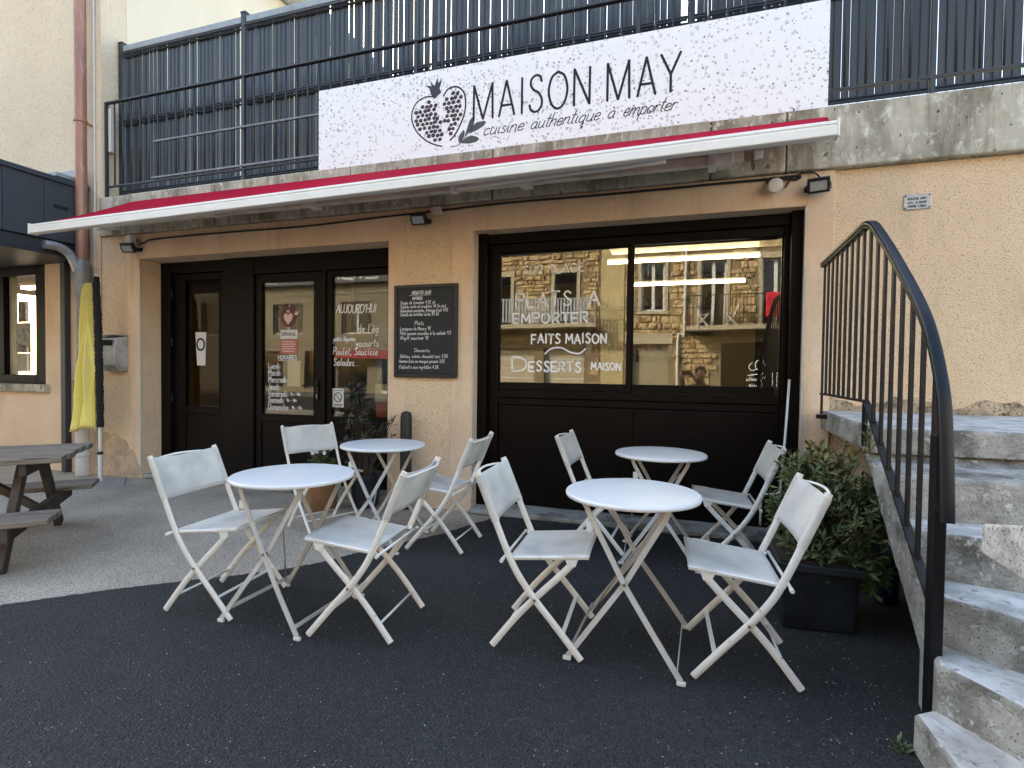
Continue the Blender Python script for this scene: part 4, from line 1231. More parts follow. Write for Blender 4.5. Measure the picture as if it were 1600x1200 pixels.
# menu board
YB = D - .035
t = thing('menu_board', 'black framed chalkboard menu hung on the pillar between the bays', 'chalkboard', (-2.25, YB, 1.2))
B().box(-2.545, -1.965, YB + .008, YB + .024, 1.225, 2.00).build('slate', 'slate_board', t)
for a in ((-2.572, -2.542, 1.19, 2.032), (-1.968, -1.938, 1.19, 2.032)):
    B().box(a[0], a[1], YB, YB + .028, a[2], a[3]).build('frame', 'board_frame', t, bevel=.004)
for a in ((1.19, 1.222), (2.0, 2.032)):
    B().box(-2.5415, -1.9685, YB, YB + .028, a[0], a[1]).build('frame', 'board_frame', t, bevel=.004)
lines = [('MENU DU JOUR', -2.39, -2.20, 1.945, .030, 1), ('ENTREES', -2.385, -2.285, 1.897, .024, 1), ('Soupe de tomates 4.5€ vé', -2.51, -2.16, 1.858, .030, 0), ('Salade verte et crudités 5€ le plat', -2.51, -2.05, 1.822, .030, 0), ('Aubergines marinées, fromage frais 4.5€', -2.51, -2.03, 1.786, .030, 0), ('Salade de lentilles verte 5€ 6€', -2.51, -2.12, 1.750, .030, 0),
         ('Plats', -2.36, -2.27, 1.668, .036, 0), ('Lasagnes de Maury 9€', -2.51, -2.20, 1.620, .032, 0), ('Pâté gascon nouveau à la salade 9.5', -2.51, -2.00, 1.578, .032, 0), ('Aligot saucisse 9€', -2.51, -2.22, 1.536, .032, 0),
         ('Desserts', -2.36, -2.21, 1.422, .030, 0), ('Gâteau, crème, chocolat noir 3.5€', -2.51, -2.03, 1.370, .030, 0), ('Ananas frais ou mangue passion 3.5€', -2.52, -2.06, 1.325, .030, 0), ('Clafoutis aux myrtilles 4.5€', -2.52, -2.12, 1.272, .030, 0)]
for k, (tx, x0, x1, z, h, bold) in enumerate(lines):
    write(tx, x0, z, h, YB + .006, .0052 if bold else .0042, x1, slant=.12, jit=.5, seed=60 + k).build('chalk_line', 'chalk', t, fix=False)
B().box(-2.42, -2.20, YB + .006, YB + .0065, 1.934, 1.937).build('chalk_line', 'chalk', t)

# ------------------------------------------------------------------ staircase on the right
stair = thing('concrete_staircase', 'weathered concrete winder stairs rising to a landing on the right', 'stairs', (1.3, 2.6, 0))


def soff(y):
    return max(.007, .865 * (y - 2.364) + .19)


def step(poly, z, name='step', solid_to_ground=False, mat='concrete_step'):
    soff = (lambda y: z - .13) if name == 'landing' else globals()['soff']
    n = len(poly)
    # cut each outline edge in short lengths so the arris can be worn unevenly
    pts = []
    for (x0, y0), (x1, y1) in zip(poly, poly[1:] + poly[:1]):
        L_ = math.hypot(x1 - x0, y1 - y0)
        m = max(1, int(L_ / .05))
        for k in range(m):
            pts.append((x0 + (x1 - x0) * k / m, y0 + (y1 - y0) * k / m))
    b = B()
    m = len(pts)
    for x, y in pts:
        b.v.append(Vector((x + rnd.uniform(-.0012, .0012), y + rnd.uniform(-.0012, .0012), .007 if solid_to_ground else soff(y))))
    for x, y in pts:
        b.v.append(Vector((x + rnd.uniform(-.0012, .0012), y + rnd.uniform(-.0012, .0012), z - .014 + rnd.uniform(-.002, .002))))
    cx = sum(p[0] for p in pts) / m
    cy = sum(p[1] for p in pts) / m
    for x, y in pts:
        d = math.hypot(cx - x, cy - y)
        q = (.008 + rnd.uniform(0, .005)) / d
        b.v.append(Vector((x + (cx - x) * q, y + (cy - y) * q, z + rnd.uniform(-.003, .001))))
    b.f.append(tuple(reversed(range(m))))
    b.f.append(tuple(range(2 * m, 3 * m)))
    for r_ in range(2):
        for i in range(m):
            j = (i + 1) % m
            b.f.append((r_ * m + i, r_ * m + j, (r_ + 1) * m + j, (r_ + 1) * m + i))
    o = b.build(name, mat, stair, bevel=.004, seg=1)
    o.data.materials.append(MATS['concrete_tread_skylit'])
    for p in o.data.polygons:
        if p.normal.z > .9:  # upward faces take the paler colour that stands in for skylight
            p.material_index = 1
    return o


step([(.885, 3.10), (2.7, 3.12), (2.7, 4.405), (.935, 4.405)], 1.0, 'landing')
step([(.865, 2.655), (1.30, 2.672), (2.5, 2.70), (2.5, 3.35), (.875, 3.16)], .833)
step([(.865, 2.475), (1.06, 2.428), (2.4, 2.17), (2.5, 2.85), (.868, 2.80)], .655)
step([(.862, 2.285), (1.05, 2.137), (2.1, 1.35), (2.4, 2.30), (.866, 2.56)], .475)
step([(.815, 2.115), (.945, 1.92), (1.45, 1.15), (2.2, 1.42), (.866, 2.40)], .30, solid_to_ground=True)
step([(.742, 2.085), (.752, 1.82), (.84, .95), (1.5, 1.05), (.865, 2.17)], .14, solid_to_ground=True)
b = B().prism([(2.3, 2.4), (2.7, 2.4), (2.7, 4.40), (2.3, 4.40)], .007, .64)
b.build('support_wall', 'concrete_step', stair)
pw = thing('stone_parapet', 'speckled granite coping on a low wall at the right edge by the stairs', 'wall', (1.15, 1.5, 0))
B().prism([(.955, 1.84), (.985, 1.72), (1.18, .7), (1.55, .75), (1.30, 1.86)], .31, .755).build('wall', 'concrete_step', pw, bevel=.02)
B().prism([(.805, 1.852), (.800, 1.60), (1.10, .65), (1.62, .70), (1.34, 1.90)], .757, [.842, .905, 1.05, 1.05, .842]).build('coping', 'granite', pw, bevel=.008)

sr = thing('stair_railing', 'black painted stair railing with curved vinyl handrail and flat balusters', 'railing', (.86, 3.0, 0))


def RP(y):
    t = (y - 2.10) / (4.19 - 2.10)
    return .832 + (.895 - .832) * t


hr_pts = [(4.23, 2.030), (3.7, 2.032), (3.24, 2.034), (3.16, 2.033), (3.10, 2.018), (3.02, 1.985), (2.80, 1.835), (2.60, 1.684), (2.45, 1.565), (2.34, 1.462), (2.26, 1.355), (2.195, 1.235), (2.165, 1.15), (2.14, 1.0), (2.122, .85), (2.115, .775)]
hp = catmull([(RP(y) - .004, y, z) for y, z in hr_pts], 4)
prof = [(.021 * math.copysign(abs(math.cos(a)) ** .6, math.cos(a)), .012 * math.copysign(abs(math.sin(a)) ** .6, math.sin(a))) for a in [k * math.pi / 6 for k in range(12)]]
B().sweep(hp, prof, (1, 0, 0)).build('handrail', 'handrail_vinyl', sr, smooth=True, auto=50)
B().sweep([p + Vector((0, 0, -.020)) for p in hp[:40]], [(-.018, -.004), (.018, -.004), (.018, .004), (-.018, .004)], (1, 0, 0)).build('top_bar', 'baluster_paint', sr)


def rail_z(y):
    if y >= 3.24:
        return 2.034
    for (y0, z0), (y1, z1) in zip(hr_pts[2:], hr_pts[3:]):
        if y1 <= y <= y0:
            return z0 + (z1 - z0) * (y0 - y) / (y0 - y1)
    return 1.0


def low_z(y):
    return 1.128 if y > 3.11 else 1.128 - (3.11 - y) * .76


B().sweep([(RP(y), y, low_z(y)) for y in (4.19, 3.6, 3.11, 2.9, 2.6, 2.24)], [(-.015, -.006), (.015, -.006), (.015, .006), (-.015, .006)], (1, 0, 0)).build('bottom_bar', 'baluster_paint', sr)
nb_ = 17
for k in range(nb_):
    y = 4.19 - k * (4.19 - 2.255) / (nb_ - 1)
    z1 = rail_z(y) - .018
    z0 = low_z(y) + .004
    if k == 0:
        z0 = .985
    B().box(RP(y) - .006, RP(y) + .006, y - .0135, y + .0135, z0, z1).build('baluster', 'baluster_paint', sr, bevel=.002, seg=1)
B().box(RP(3.12) - .008, RP(3.12) + .008, 3.105, 3.145, .90, low_z(3.12) - .004).build('foot', 'black_paint', sr)
B().box(RP(4.19) - .03, RP(4.19) + .05, 4.17, 4.21, .955, .983).build('foot_plate', 'black_paint', sr)
B().box(.812, .852, 2.175, 2.225, .03, 1.06).build('newel_post', 'black_paint', sr, bevel=.005)
B().box(.815, .85, 2.135, 2.176, .80, .83).build('handrail_clip', 'black_paint', sr)

# awning crank leaning by the right jamb
t = thing('awning_crank', 'thin white awning crank rod leaning in the right corner of the garage bay', 'crank', (.68, 4.3, 0))
B().tube([(.735, 4.46, 1.22), (.70, 4.38, .75), (.672, 4.315, .48)], .009, 8).build('rod', 'pole_white', t, smooth=True)
B().tube(catmull([(.672, 4.315, .48), (.66, 4.29, .40), (.60, 4.27, .385), (.545, 4.265, .375), (.535, 4.263, .33), (.533, 4.262, .15)], 5), .008, 8).build('handle', 'pole_white', t, smooth=True)

# ------------------------------------------------------------------ folding chairs
UFF, URF, USF, ZSF, USB, ZSB, UT, ZT, HW = .175, -.243, .194, .468, -.157, .430, -.309, .800, .211
OV = [(.0085 * math.cos(a), .0155 * math.sin(a)) for a in [k * math.pi / 5 for k in range(10)]]


def make_chair():
    root = thing('folding_chair', '', 'chair', (0, 0, 0))
    post = catmull([(UT, 0, ZT), (-.235, 0, .62), (-.170, 0, .465), (-.120, 0, .365), (-.045, 0, .262), (.06, 0, .142), (UFF - .006, 0, .014)], 5)
    rear = catmull([(.128, 0, .425), (.06, 0, .352), (-.045, 0, .246), (-.13, 0, .152), (URF + .006, 0, .014)], 5)
    for s in (1, -1):
        lg = B().sweep([Vector((p.x, s * HW, p.z)) for p in post], OV, (0, 1, 0)).build('leg', 'chair_paint', root, smooth=True, auto=50)
        B().tube([(-.037, s * (HW + .011), .252), (-.037, s * (HW + .0135), .252)], .007, 8).build('rivet', 'rivet', lg)
        lg = B().sweep([Vector((p.x, s * (HW - .021), p.z)) for p in rear], OV, (0, 1, 0)).build('leg', 'chair_paint', root, smooth=True, auto=50)
        B().tube([(.118, s * (HW - .011), .418), (.118, s * (HW - .0085), .418)], .006, 8).build('rivet', 'rivet', lg)
        B().tube([(USB - .012, s * .197, ZSB - .012), (USF, s * .197, ZSF - .012)], .009, 8).build('seat_rail', 'chair_paint', root, smooth=True, auto=50)
        br = B()
        br.add([(u, y, z) for y in (s * (HW - .010), s * (HW - .0075)) for u, z in ((.085, .455), (.155, .462), (.138, .412), (.108, .408))], [(0, 1, 2, 3), (7, 6, 5, 4), (0, 4, 5, 1), (1, 5, 6, 2), (2, 6, 7, 3), (3, 7, 4, 0)])
        br.build('bracket', 'chair_paint', root)
        B().tube([(USB - .028, s * (HW + .002), ZSB - .012), (USB - .028, s * (HW + .026), ZSB - .014)], .0085, 10).build('knob', 'chair_paint', root, smooth=True, auto=50)
        B().lathe((0, 0, 0), [(.004, -.004), (.0155, 0), (.0165, .012), (.012, .020)], 10)
    B().tube([(USB - .028, -HW, ZSB - .012), (USB - .028, HW, ZSB - .012)], .007, 8).build('stretcher', 'chair_paint', root, smooth=True)
    B().tube([(USF - .012, -.197, ZSF - .013), (USF - .012, .197, ZSF - .013)], .008, 8).build('stretcher', 'chair_paint', root, smooth=True)
    B().box(.078, .096, -HW + .006, HW - .006, .112, .118).build('stretcher', 'chair_paint', root)
    B().tube([(-.178, -HW + .03, .09), (-.178, HW - .03, .09)], .006, 8).build('stretcher', 'chair_paint', root, smooth=True)
    # bowed bar behind the head of the back
    B().tube(catmull([(UT + .004, -HW + .006, ZT - .030), (UT - .028, -HW * .55, ZT - .022), (UT - .042, 0, ZT - .018), (UT - .028, HW * .55, ZT - .022), (UT + .004, HW - .006, ZT - .030)], 6), .006, 8).build('back_bar', 'chair_paint', root, smooth=True)

    # back cloth, sleeved round the two posts
    def back(u, v):
        z = .585 + (ZT - .018 - .585) * v
        uu = UT + (ZT - z) * .415
        a = u * 2 - 1
        sag = -.020 * (1 - a * a) * (.55 + .45 * v)
        zz = z + .010 * v - .012 * (1 - a * a) * v * v
        return (uu + sag + .006, a * (HW + .001), zz)
    bk = B().grid(back, 14, 8).build('backrest', 'sling', root, smooth=True, solid=.003)
    for s in (1, -1):
        pts = [(UT + (ZT - z) * .415, s * HW, z) for z in (.583, .64, .70, .76, ZT - .016)]
        B().sweep(pts, [(a_ * 1.45, b_ * 1.18) for a_, b_ in OV], (0, 1, 0)).build('sleeve', 'sling', bk, smooth=True, auto=50)

    # seat cloth
    def seat(u, v):
        uu = USB + .004 + (USF - USB) * v
        zb_ = ZSB + (ZSF - ZSB) * v
        a = u * 2 - 1
        sag = .016 * (1 - a * a) * math.sin(math.pi * min(1, v * 1.0)) ** .7
        w_ = .206
        edge_ = .010 if abs(a) > .96 else 0
        return (uu, a * w_, zb_ - sag - edge_ + .002)
    st = B().grid(seat, 16, 12).build('seat', 'sling', root, smooth=True, solid=.003)
    for v_, nm in ((.05, 0), (.93, 1)):
        hm = B()
        for k in range(20):
            a0 = -.85 + 1.7 * k / 20
            p0, p1 = seat((a0 + 1) / 2, v_), seat((a0 + .055 + 1) / 2, v_)
            hm.bar(Vector(p0) + Vector((0, 0, .002)), Vector(p1) + Vector((0, 0, .002)), .002, .0012)
        hm.build('hem_stitching', 'chair_paint', st)
    return root


chair = make_chair()
CH = [(-2.293, 2.234, 5.3, 'white folding chair left of the front left table, nearest the picnic table'),
      (-1.507, 2.274, 185.6, 'white folding chair right of the front left table, back turned to the right'),
      (-.588, 2.450, 3.0, 'white folding chair left of the front right table, seat under its edge'),
      (.207, 2.502, 182.9, 'white folding chair right of the front right table, nearest the planter'),
      (-1.666, 3.489, 181.8, 'white folding chair right of the rear left table, against the pillar'),
      (-2.66, 3.50, -24, 'white folding chair left of the rear left table, before the glazed door'),
      (-.550, 3.877, -2.0, 'white folding chair left of the rear right table, mostly behind the front table'),
      (.253, 3.777, 182.5, 'white folding chair right of the rear right table, beside the crank rod')]
for i, (x, y, a, lab) in enumerate(CH):
    o = chair if i == 0 else copy_tree(chair)
    o.location = (x, y, .006)
    o.rotation_euler = (0, 0, R(a))
    o['label'] = lab
    o['group'] = 'white folding chairs at the tables'

# ------------------------------------------------------------------ folding bistro tables


def make_table():
    root = thing('bistro_table', '', 'table', (0, 0, 0))
    B().lathe((0, 0, 0), [(.05, .694), (.285, .694), (.296, .692), (.300, .697), (.300, .705), (.296, .711), (.288, .7125), (.05, .7125)], 72).build('tabletop', 'table_paint', root, smooth=True, auto=30)
    rim = B()
    n = 72
    for r_, z in ((.2965, .7095), (.3015, .7065), (.3025, .700), (.3010, .691), (.2955, .690)):
        for k in range(n):
            a = 2 * math.pi * k / n
            rim.v.append(Vector((r_ * math.cos(a), r_ * math.sin(a), z)))
    for q in range(4):
        for k in range(n):
            rim.f.append((q * n + k, q * n + (k + 1) % n, (q + 1) * n + (k + 1) % n, (q + 1) * n + k))
    rim.build('rim', 'table_rim', root, smooth=True, fix=False)
    P = [(-.011, -.004), (.011, -.004), (.011, .004), (-.011, .004)]
    for s, yo in ((1, .225), (-1, .200)):
        for e in (1, -1):
            # each leg bows outward near the top, as pressed steel legs do
            pts = [Vector(q) for q in ((-s * .178, e * (yo - .05), .686), (-s * .168, e * (yo - .045), .655), (-s * .148, e * (yo - .04), .618), (-s * .07, e * (yo - .03), .478), (0, e * (yo - .02), .352), (s * .12, e * (yo + .01), .182), (s * .235, e * (yo + .03), .018))]
            lg = B().sweep(pts, [(a_, b_) for a_, b_ in [(-.004, -.0115), (.004, -.0115), (.004, .0115), (-.004, .0115)]], (0, 1, 0)).build('leg', 'table_legs', root)
            B().box(s * .238 - .018, s * .238 + .018, e * (yo + .03) - .008, e * (yo + .03) + .008, .0005, .018).build('foot', 'pole_white', lg, bevel=.004)
            B().tube([(0, e * (yo - .0145), .355), (0, e * (yo - .012), .355)], .008, 8).build('rivet', 'rivet', lg)
        B().bar((s * .222, -(yo + .026), .058), (s * .222, yo + .026, .058), .004, .020).build('stretcher', 'table_legs', root)
        B().box(-s * .165 - .012, -s * .165 + .012, -(yo - .05), yo - .05, .682, .6935).build('top_bearer', 'table_legs', root)
    B().tube([(.125, -.135, .600), (.02, -.10, .46), (-.10, .05, .25), (-.19, .16, .075)], .0045, 6).build('lock_rod', 'table_legs', root, smooth=True)
    B().box(-.172, -.14, -.186, -.166, .555, .60).build('catch', 'white_vinyl', root, bevel=.004)
    return root


tab = make_table()
TB = [(-1.921, 2.262, 0, 'round white bistro table at front left, nearest the picnic table'), (-.226, 2.483, -2, 'round white bistro table at front right, largest in view'),
      (-2.098, 3.405, 4, 'round white bistro table at rear left, in front of the potted shrub'), (-.159, 3.759, 3, 'round white bistro table at rear right, in front of the garage panel')]
for i, (x, y, a, lab) in enumerate(TB):
    o = tab if i == 0 else copy_tree(tab)
    o.location = (x, y, .006)
    o.rotation_euler = (0, 0, R(a))
    o['label'] = lab
    o['group'] = 'round bistro tables'

# ------------------------------------------------------------------ picnic table
pc = thing('picnic_table', 'weathered grey wooden picnic table with attached benches at the left edge', 'picnic table', (0, 0, 0))
Z_T, Z_B = .665, .335
for k in range(5):
    y = -.39 + k * .157
    B().box(-1.75 + rnd.uniform(-.01, .01), rnd.uniform(-.012, .012), y + .006, y + .148, Z_T - .038, Z_T + rnd.uniform(-.002, .002)).build('tabletop_plank', 'old_wood', pc, bevel=.006)
for s in (1, -1):
    for k in range(2):
        y = s * .69 - (s * .145 if k else 0)
        y0, y1 = sorted((y, y - s * .138))
        B().box(-1.75, rnd.uniform(-.015, .015), y0, y1, Z_B - .038, Z_B + rnd.uniform(-.002, .002)).build('bench_plank', 'old_wood', pc, bevel=.006)
for x in (-.25, -1.5):
    for s in (1, -1):
        B().bar((x, s * .17, Z_T - .045), (x, s * .585, .008), .045, .085, (1, 0, 0)).build('leg', 'dark_wood', pc, bevel=.006)
    B().box(x + .024, x + .064, -.68, .68, Z_B - .128, Z_B - .040).build('bench_bearer', 'dark_wood', pc, bevel=.006)
    B().box(x + .024, x + .064, -.36, .36, Z_T - .118, Z_T - .040).build('top_bearer', 'dark_wood', pc, bevel=.006)
    B().bar((x + .044 + (.0 if x > -1 else 0), 0, Z_B - .085), (x + (-.42 if x > -1 else .42), 0, Z_T - .045), .06, .045, (0, 1, 0)).build('brace', 'dark_wood', pc, bevel=.005)
pc.location = (-4.12, 2.65, 0)
pc.rotation_euler = (0, 0, R(45))

# ------------------------------------------------------------------ folded feather flag
fl = thing('feather_flag', 'furled yellow feather flag with black sleeve on a white pole by the entrance', 'flag', (-6.05, 4.10, 0))
pl = [(-6.33, 4.14), (-5.98, 3.86), (-5.62, 4.06), (-5.98, 4.34)]
B().prism(pl, .001, .010).build('base_plate', 'plate_grey', fl)
B().tube([(-6.035, 4.10, .011), (-6.035, 4.10, .30)], .020, 12).build('socket', 'pole_white', fl, smooth=True, auto=40)
B().lathe((-6.035, 4.10, .30), [(.022, 0), (.030, .006), (.030, .022), (.020, .03)], 12).build('collar', 'lamp_black', fl)
pole = catmull([(-6.035, 4.10, .31), (-6.035, 4.10, .62), (-6.045, 4.10, 1.2), (-6.065, 4.10, 1.8), (-6.095, 4.11, 2.12), (-6.115, 4.13, 2.25)], 6)
B().tube(pole, .014, 10).build('pole', 'pole_white', fl, smooth=True)


def sleeve(u, v):
    z = .60 + 1.63 * v
    i = min(range(len(pole)), key=lambda q: abs(pole[q].z - z))
    c_ = pole[i]
    a = u * 2 * math.pi
    wob = 1 + .07 * math.sin(v * 210 + a * 2) + .06 * math.sin(v * 61)
    rx = (.043 if v < .93 else .043 - (v - .93) * .42) * (.85 + .25 * math.sin(v * 3)) * wob
    return (c_.x + .008 + rx * math.cos(a), c_.y + .03 * wob * math.sin(a), z)


B().grid(sleeve, 14, 110).build('sleeve', 'flag_black', fl, smooth=True)


def cloth2(u, v):
    """hanging gathered cloth, wide at the foot, pinched at the head"""
    z = .565 + 1.56 * v + .03 * math.sin(u * 5)
    wd = .29 * (1 - v) ** .85 * (.86 + .22 * math.sin(v * 4.2 + .8)) + .03 * (1 - v) + .012
    i = min(range(len(pole)), key=lambda q: abs(pole[q].z - z))
    px_ = pole[i].x - .035
    fold = .050 * math.sin(u * 15 + v * 2.5) * (1 - .5 * v) + .022 * math.sin(u * 29 - v * 6)
    return (px_ - wd * u, pole[i].y - .035 + fold - .03 * u, z)


B().grid(cloth2, 60, 40).build('cloth', 'flag_yellow', fl, smooth=True, solid=.002)


def on_cloth(u0, u1, v0, v1, mt, nm):
    def q(a, c_):
        p = Vector(cloth2(u0 + (u1 - u0) * a, v0 + (v1 - v0) * c_))
        return p + Vector((.0, -.0045, 0))
    B().grid(q, 8, 3).build(nm, mt, fl, smooth=True)


on_cloth(.35, .85, .745, .760, 'flag_mark', 'printed_band')
on_cloth(.35, .85, .768, .776, 'flag_mark', 'printed_band')
for k, v in enumerate((.30, .385, .465, .53)):
    for j in range(3):
        on_cloth(.10 + j * .13 + (k % 2) * .03, .19 + j * .13 + (k % 2) * .03, v, v + .022, 'flag_print', 'printed_mark')

# ------------------------------------------------------------------ plants


def leaf_cloud(seed, tips, size, tilt=.6, n_each=14, spread=.05):
    """narrow folded leaves in whorls round every twig tip"""
    rn = random.Random(seed)
    b = B()
    for p, d in tips:
        p, d = Vector(p), Vector(d).normalized()
        for k in range(n_each):
            a = rn.uniform(0, 2 * math.pi)
            o = d.orthogonal().normalized()
            o = Matrix.Rotation(a, 3, d) @ o
            dr = (o * rn.uniform(.5, 1.1) + d * rn.uniform(.1, tilt + .5)).normalized()
            c_ = p - d * rn.uniform(0, spread * 2.2) + o * rn.uniform(0, .006)
            L_ = size * rn.uniform(.65, 1.25)
            wd = L_ * rn.uniform(.13, .19)
            s = dr.cross(d)
            s = s.normalized() if s.length > .01 else o
            nrm = s.cross(dr)
            m = c_ + dr * L_ * .5 - nrm * L_ * .06
            e = c_ + dr * L_ - nrm * L_ * .10
            b.add([c_, m + s * wd + nrm * wd * .35, e, m - s * wd + nrm * wd * .35, m], [(0, 1, 4), (1, 2, 4), (2, 3, 4), (3, 0, 4)])
    return b


def bush(seed, base, lobes, n, lean=.0):
    """twig tips spread unevenly over several lobes; returns (tips, stems)"""
    rn = random.Random(seed)
    tips, stems = [], []
    base = Vector(base)
    while len(tips) < n:
        c_, r_ = rn.choice(lobes)
        c_ = Vector(c_)
        v = Vector((rn.gauss(0, 1), rn.gauss(0, 1), rn.gauss(.25, 1))).normalized()
        rr = rn.uniform(.35, 1.0) ** .5 * rn.uniform(.8, 1.12)
        p = c_ + Vector((v.x * r_[0], v.y * r_[1], v.z * r_[2])) * rr
        d = (v * .8 + Vector((0, 0, .7))).normalized()
        tips.append((p, d))
        stems.append((base + Vector((rn.uniform(-.08, .08), rn.uniform(-.06, .06), 0)), p))
    return tips, stems


def stems_mesh(stems, r=.006):
    b = B()
    for a, p in stems:
        mid = (a * .45 + p * .55) + Vector((0, 0, -.05))
        b.tube(catmull([a, mid, p], 4), r, 5, r * .4)
    return b


pt = thing('planter_shrub', 'leafy evergreen shrub with reddish shoots in a dark square planter by the stairs', 'planter', (.64, 3.1, 0))
b = B()
b.add([(.475, 2.905, .0065), (.79, 2.93, .0065), (.79, 3.28, .0065), (.475, 3.26, .0065), (.452, 2.885, .335), (.812, 2.91, .335), (.812, 3.30, .335), (.452, 3.28, .335)],
      [(3, 2, 1, 0), (0, 1, 5, 4), (1, 2, 6, 5), (2, 3, 7, 6), (3, 0, 4, 7), (4, 5, 6, 7)])
b.build('planter_box', 'planter_blue', pt, bevel=.010)
b = B().box(.445, .82, 2.875, 2.90, .30, .338).box(.445, .82, 3.275, 3.30, .30, .338).box(.445, .47, 2.9005, 3.2745, .30, .338).box(.795, .82, 2.9005, 3.2745, .30, .338)
b.build('rim', 'planter_blue', pt, bevel=.004)
B().box(.475, .79, 2.905, 3.27, .3355, .345).build('soil', 'soil', pt)
lobes = [((.60, 3.02, .52), (.22, .20, .22)), ((.82, 3.04, .52), (.22, .20, .25)), ((.72, 3.12, .74), (.22, .2, .17)), ((.58, 3.10, .72), (.15, .15, .15)), ((.90, 3.05, .62), (.12, .14, .2)), ((.50, 3.05, .55), (.12, .14, .13)), ((.84, 3.0, .34), (.16, .12, .16)), ((.66, 2.97, .38), (.16, .12, .12))]
tips, stems = bush(3, (.64, 3.08, .335), lobes, 430)
stems_mesh(stems[:110]).build('stem', 'bark', pt, smooth=True)
hi = [t_ for t_ in tips if t_[0].z > .78]
lo = [t_ for t_ in tips if t_[0].z <= .78]
leaf_cloud(5, lo + hi[len(hi) // 3:], .048, n_each=17).build('foliage', 'leaf_green', pt, fix=False, kind='stuff')
extra = [((.625, 3.06, .91), (.1, 0, 1)), ((.66, 3.10, .93), (0, 0, 1)), ((.78, 3.10, .94), (.1, 0, 1)), ((.865, 3.08, .97), (.2, 0, 1)), ((.885, 3.05, 1.0), (.1, 0, 1)), ((.84, 3.1, .90), (.1, 0, 1)), ((.99, 3.02, .72), (.6, 0, 1)), ((.92, 2.98, .80), (.4, 0, 1))]
leaf_cloud(6, hi[:len(hi) // 3] + extra, .060, n_each=14).build('young_shoots', 'leaf_tip', pt, fix=False, kind='stuff')
stems_mesh([((.64, 3.08, .4), Vector(p)) and (Vector((.66, 3.08, .5)), Vector(p)) for p, d in extra], .004).build('shoot', 'bark', pt, smooth=True)
top(B().lathe((1.06, 3.42, 0), [(.05, .0065), (.062, .02), (.072, .28), (.077, .29), (.077, .31)], 16).build('bucket', 'blue_plastic', smooth=True, auto=40), 'blue plastic bucket half hidden under the stairs behind the shrub', 'bucket')

# potted shrub and flowers behind the rear left table
pp = thing('potted_shrub', 'dark leaved potted shrub standing before the fixed shop window', 'plant', (-2.78, 4.22, 0))
B().lathe((-2.78, 4.22, 0), [(.10, .007), (.115, .02), (.14, .27), (.15, .275), (.15, .31), (.13, .31), (.125, .28)], 24).build('pot', 'planter_blue', pp, smooth=True, auto=40)
lobes = [((-2.86, 4.20, .78), (.16, .13, .30)), ((-2.72, 4.20, .62), (.20, .13, .20)), ((-2.92, 4.22, .55), (.2, .13, .18)), ((-2.88, 4.22, 1.05), (.10, .08, .14))]
tips, stems = bush(9, (-2.78, 4.22, .28), lobes, 150)
arch = [((-2.62, 4.20, .72), (.7, 0, .7)), ((-2.56, 4.19, .76), (.7, 0, .6)), ((-2.50, 4.18, .80), (.7, 0, .5)), ((-2.45, 4.17, .86), (.4, 0, .9)), ((-2.58, 4.2, .66), (.8, 0, .3))]
stems_mesh(stems[:50] + [(Vector((-2.75, 4.22, .35)), Vector(p)) for p, d in arch], .005).build('stem', 'bark', pp, smooth=True)
leaf_cloud(10, tips + arch, .055, n_each=12).build('foliage', 'leaf_dark', pp, fix=False, kind='stuff')
fp = thing('flower_pot', 'brown terracotta pot with white flowers behind the front left table', 'flower pot', (-3.08, 3.98, 0))
B().lathe((-3.08, 3.98, 0), [(.12, .007), (.13, .02), (.165, .33), (.18, .335), (.18, .38), (.155, .38), (.15, .34)], 28).build('pot', 'terracotta', fp, smooth=True, auto=40)
tips, stems = bush(12, (-3.08, 3.98, .34), [((-3.08, 3.97, .44), (.17, .15, .10))], 55)
stems_mesh(stems[:25], .004).build('stem', 'bark', fp, smooth=True)
leaf_cloud(13, tips, .045, n_each=12).build('foliage', 'leaf_green', fp, fix=False, kind='stuff')
rn = random.Random(4)
for k in range(7):
    c_ = Vector((-3.08 + rn.uniform(-.04, .14), 3.92 + rn.uniform(-.05, .05), .53 + rn.uniform(-.02, .05)))
    b = B()
    for q in range(6):
        a = q * 1.047
        d = Vector((math.cos(a), -.35, math.sin(a)))
        s = Vector((-math.sin(a), 0, math.cos(a)))
        b.add([c_, c_ + d * .014 + s * .009, c_ + d * .024, c_ + d * .014 - s * .009], [(0, 1, 2, 3)])
    b.build('flower', 'petal', fp, fix=False)
top(B().lathe((-2.395, 4.27, 0), [(.052, .0065), (.052, .83), (.046, .87), (.02, .885)], 16).build('bollard', 'lamp_black', smooth=True, auto=40), 'slim dark post standing at the pillar below the menu board', 'post')
wd = thing('weed_tuft', 'small green weed at the foot of the lowest concrete step', 'weed', (.70, 2.08, 0))
leaf_cloud(15, [((.705, 2.075, .03), (0, 0, 1)), ((.715, 2.05, .025), (.2, -.2, 1)), ((.70, 2.10, .02), (-.3, .1, 1))], .045, n_each=12).build('leaves', 'leaf_green', wd, fix=False)

# ------------------------------------------------------------------ across the street (seen mirrored in the shop glass)
YO = -12.0


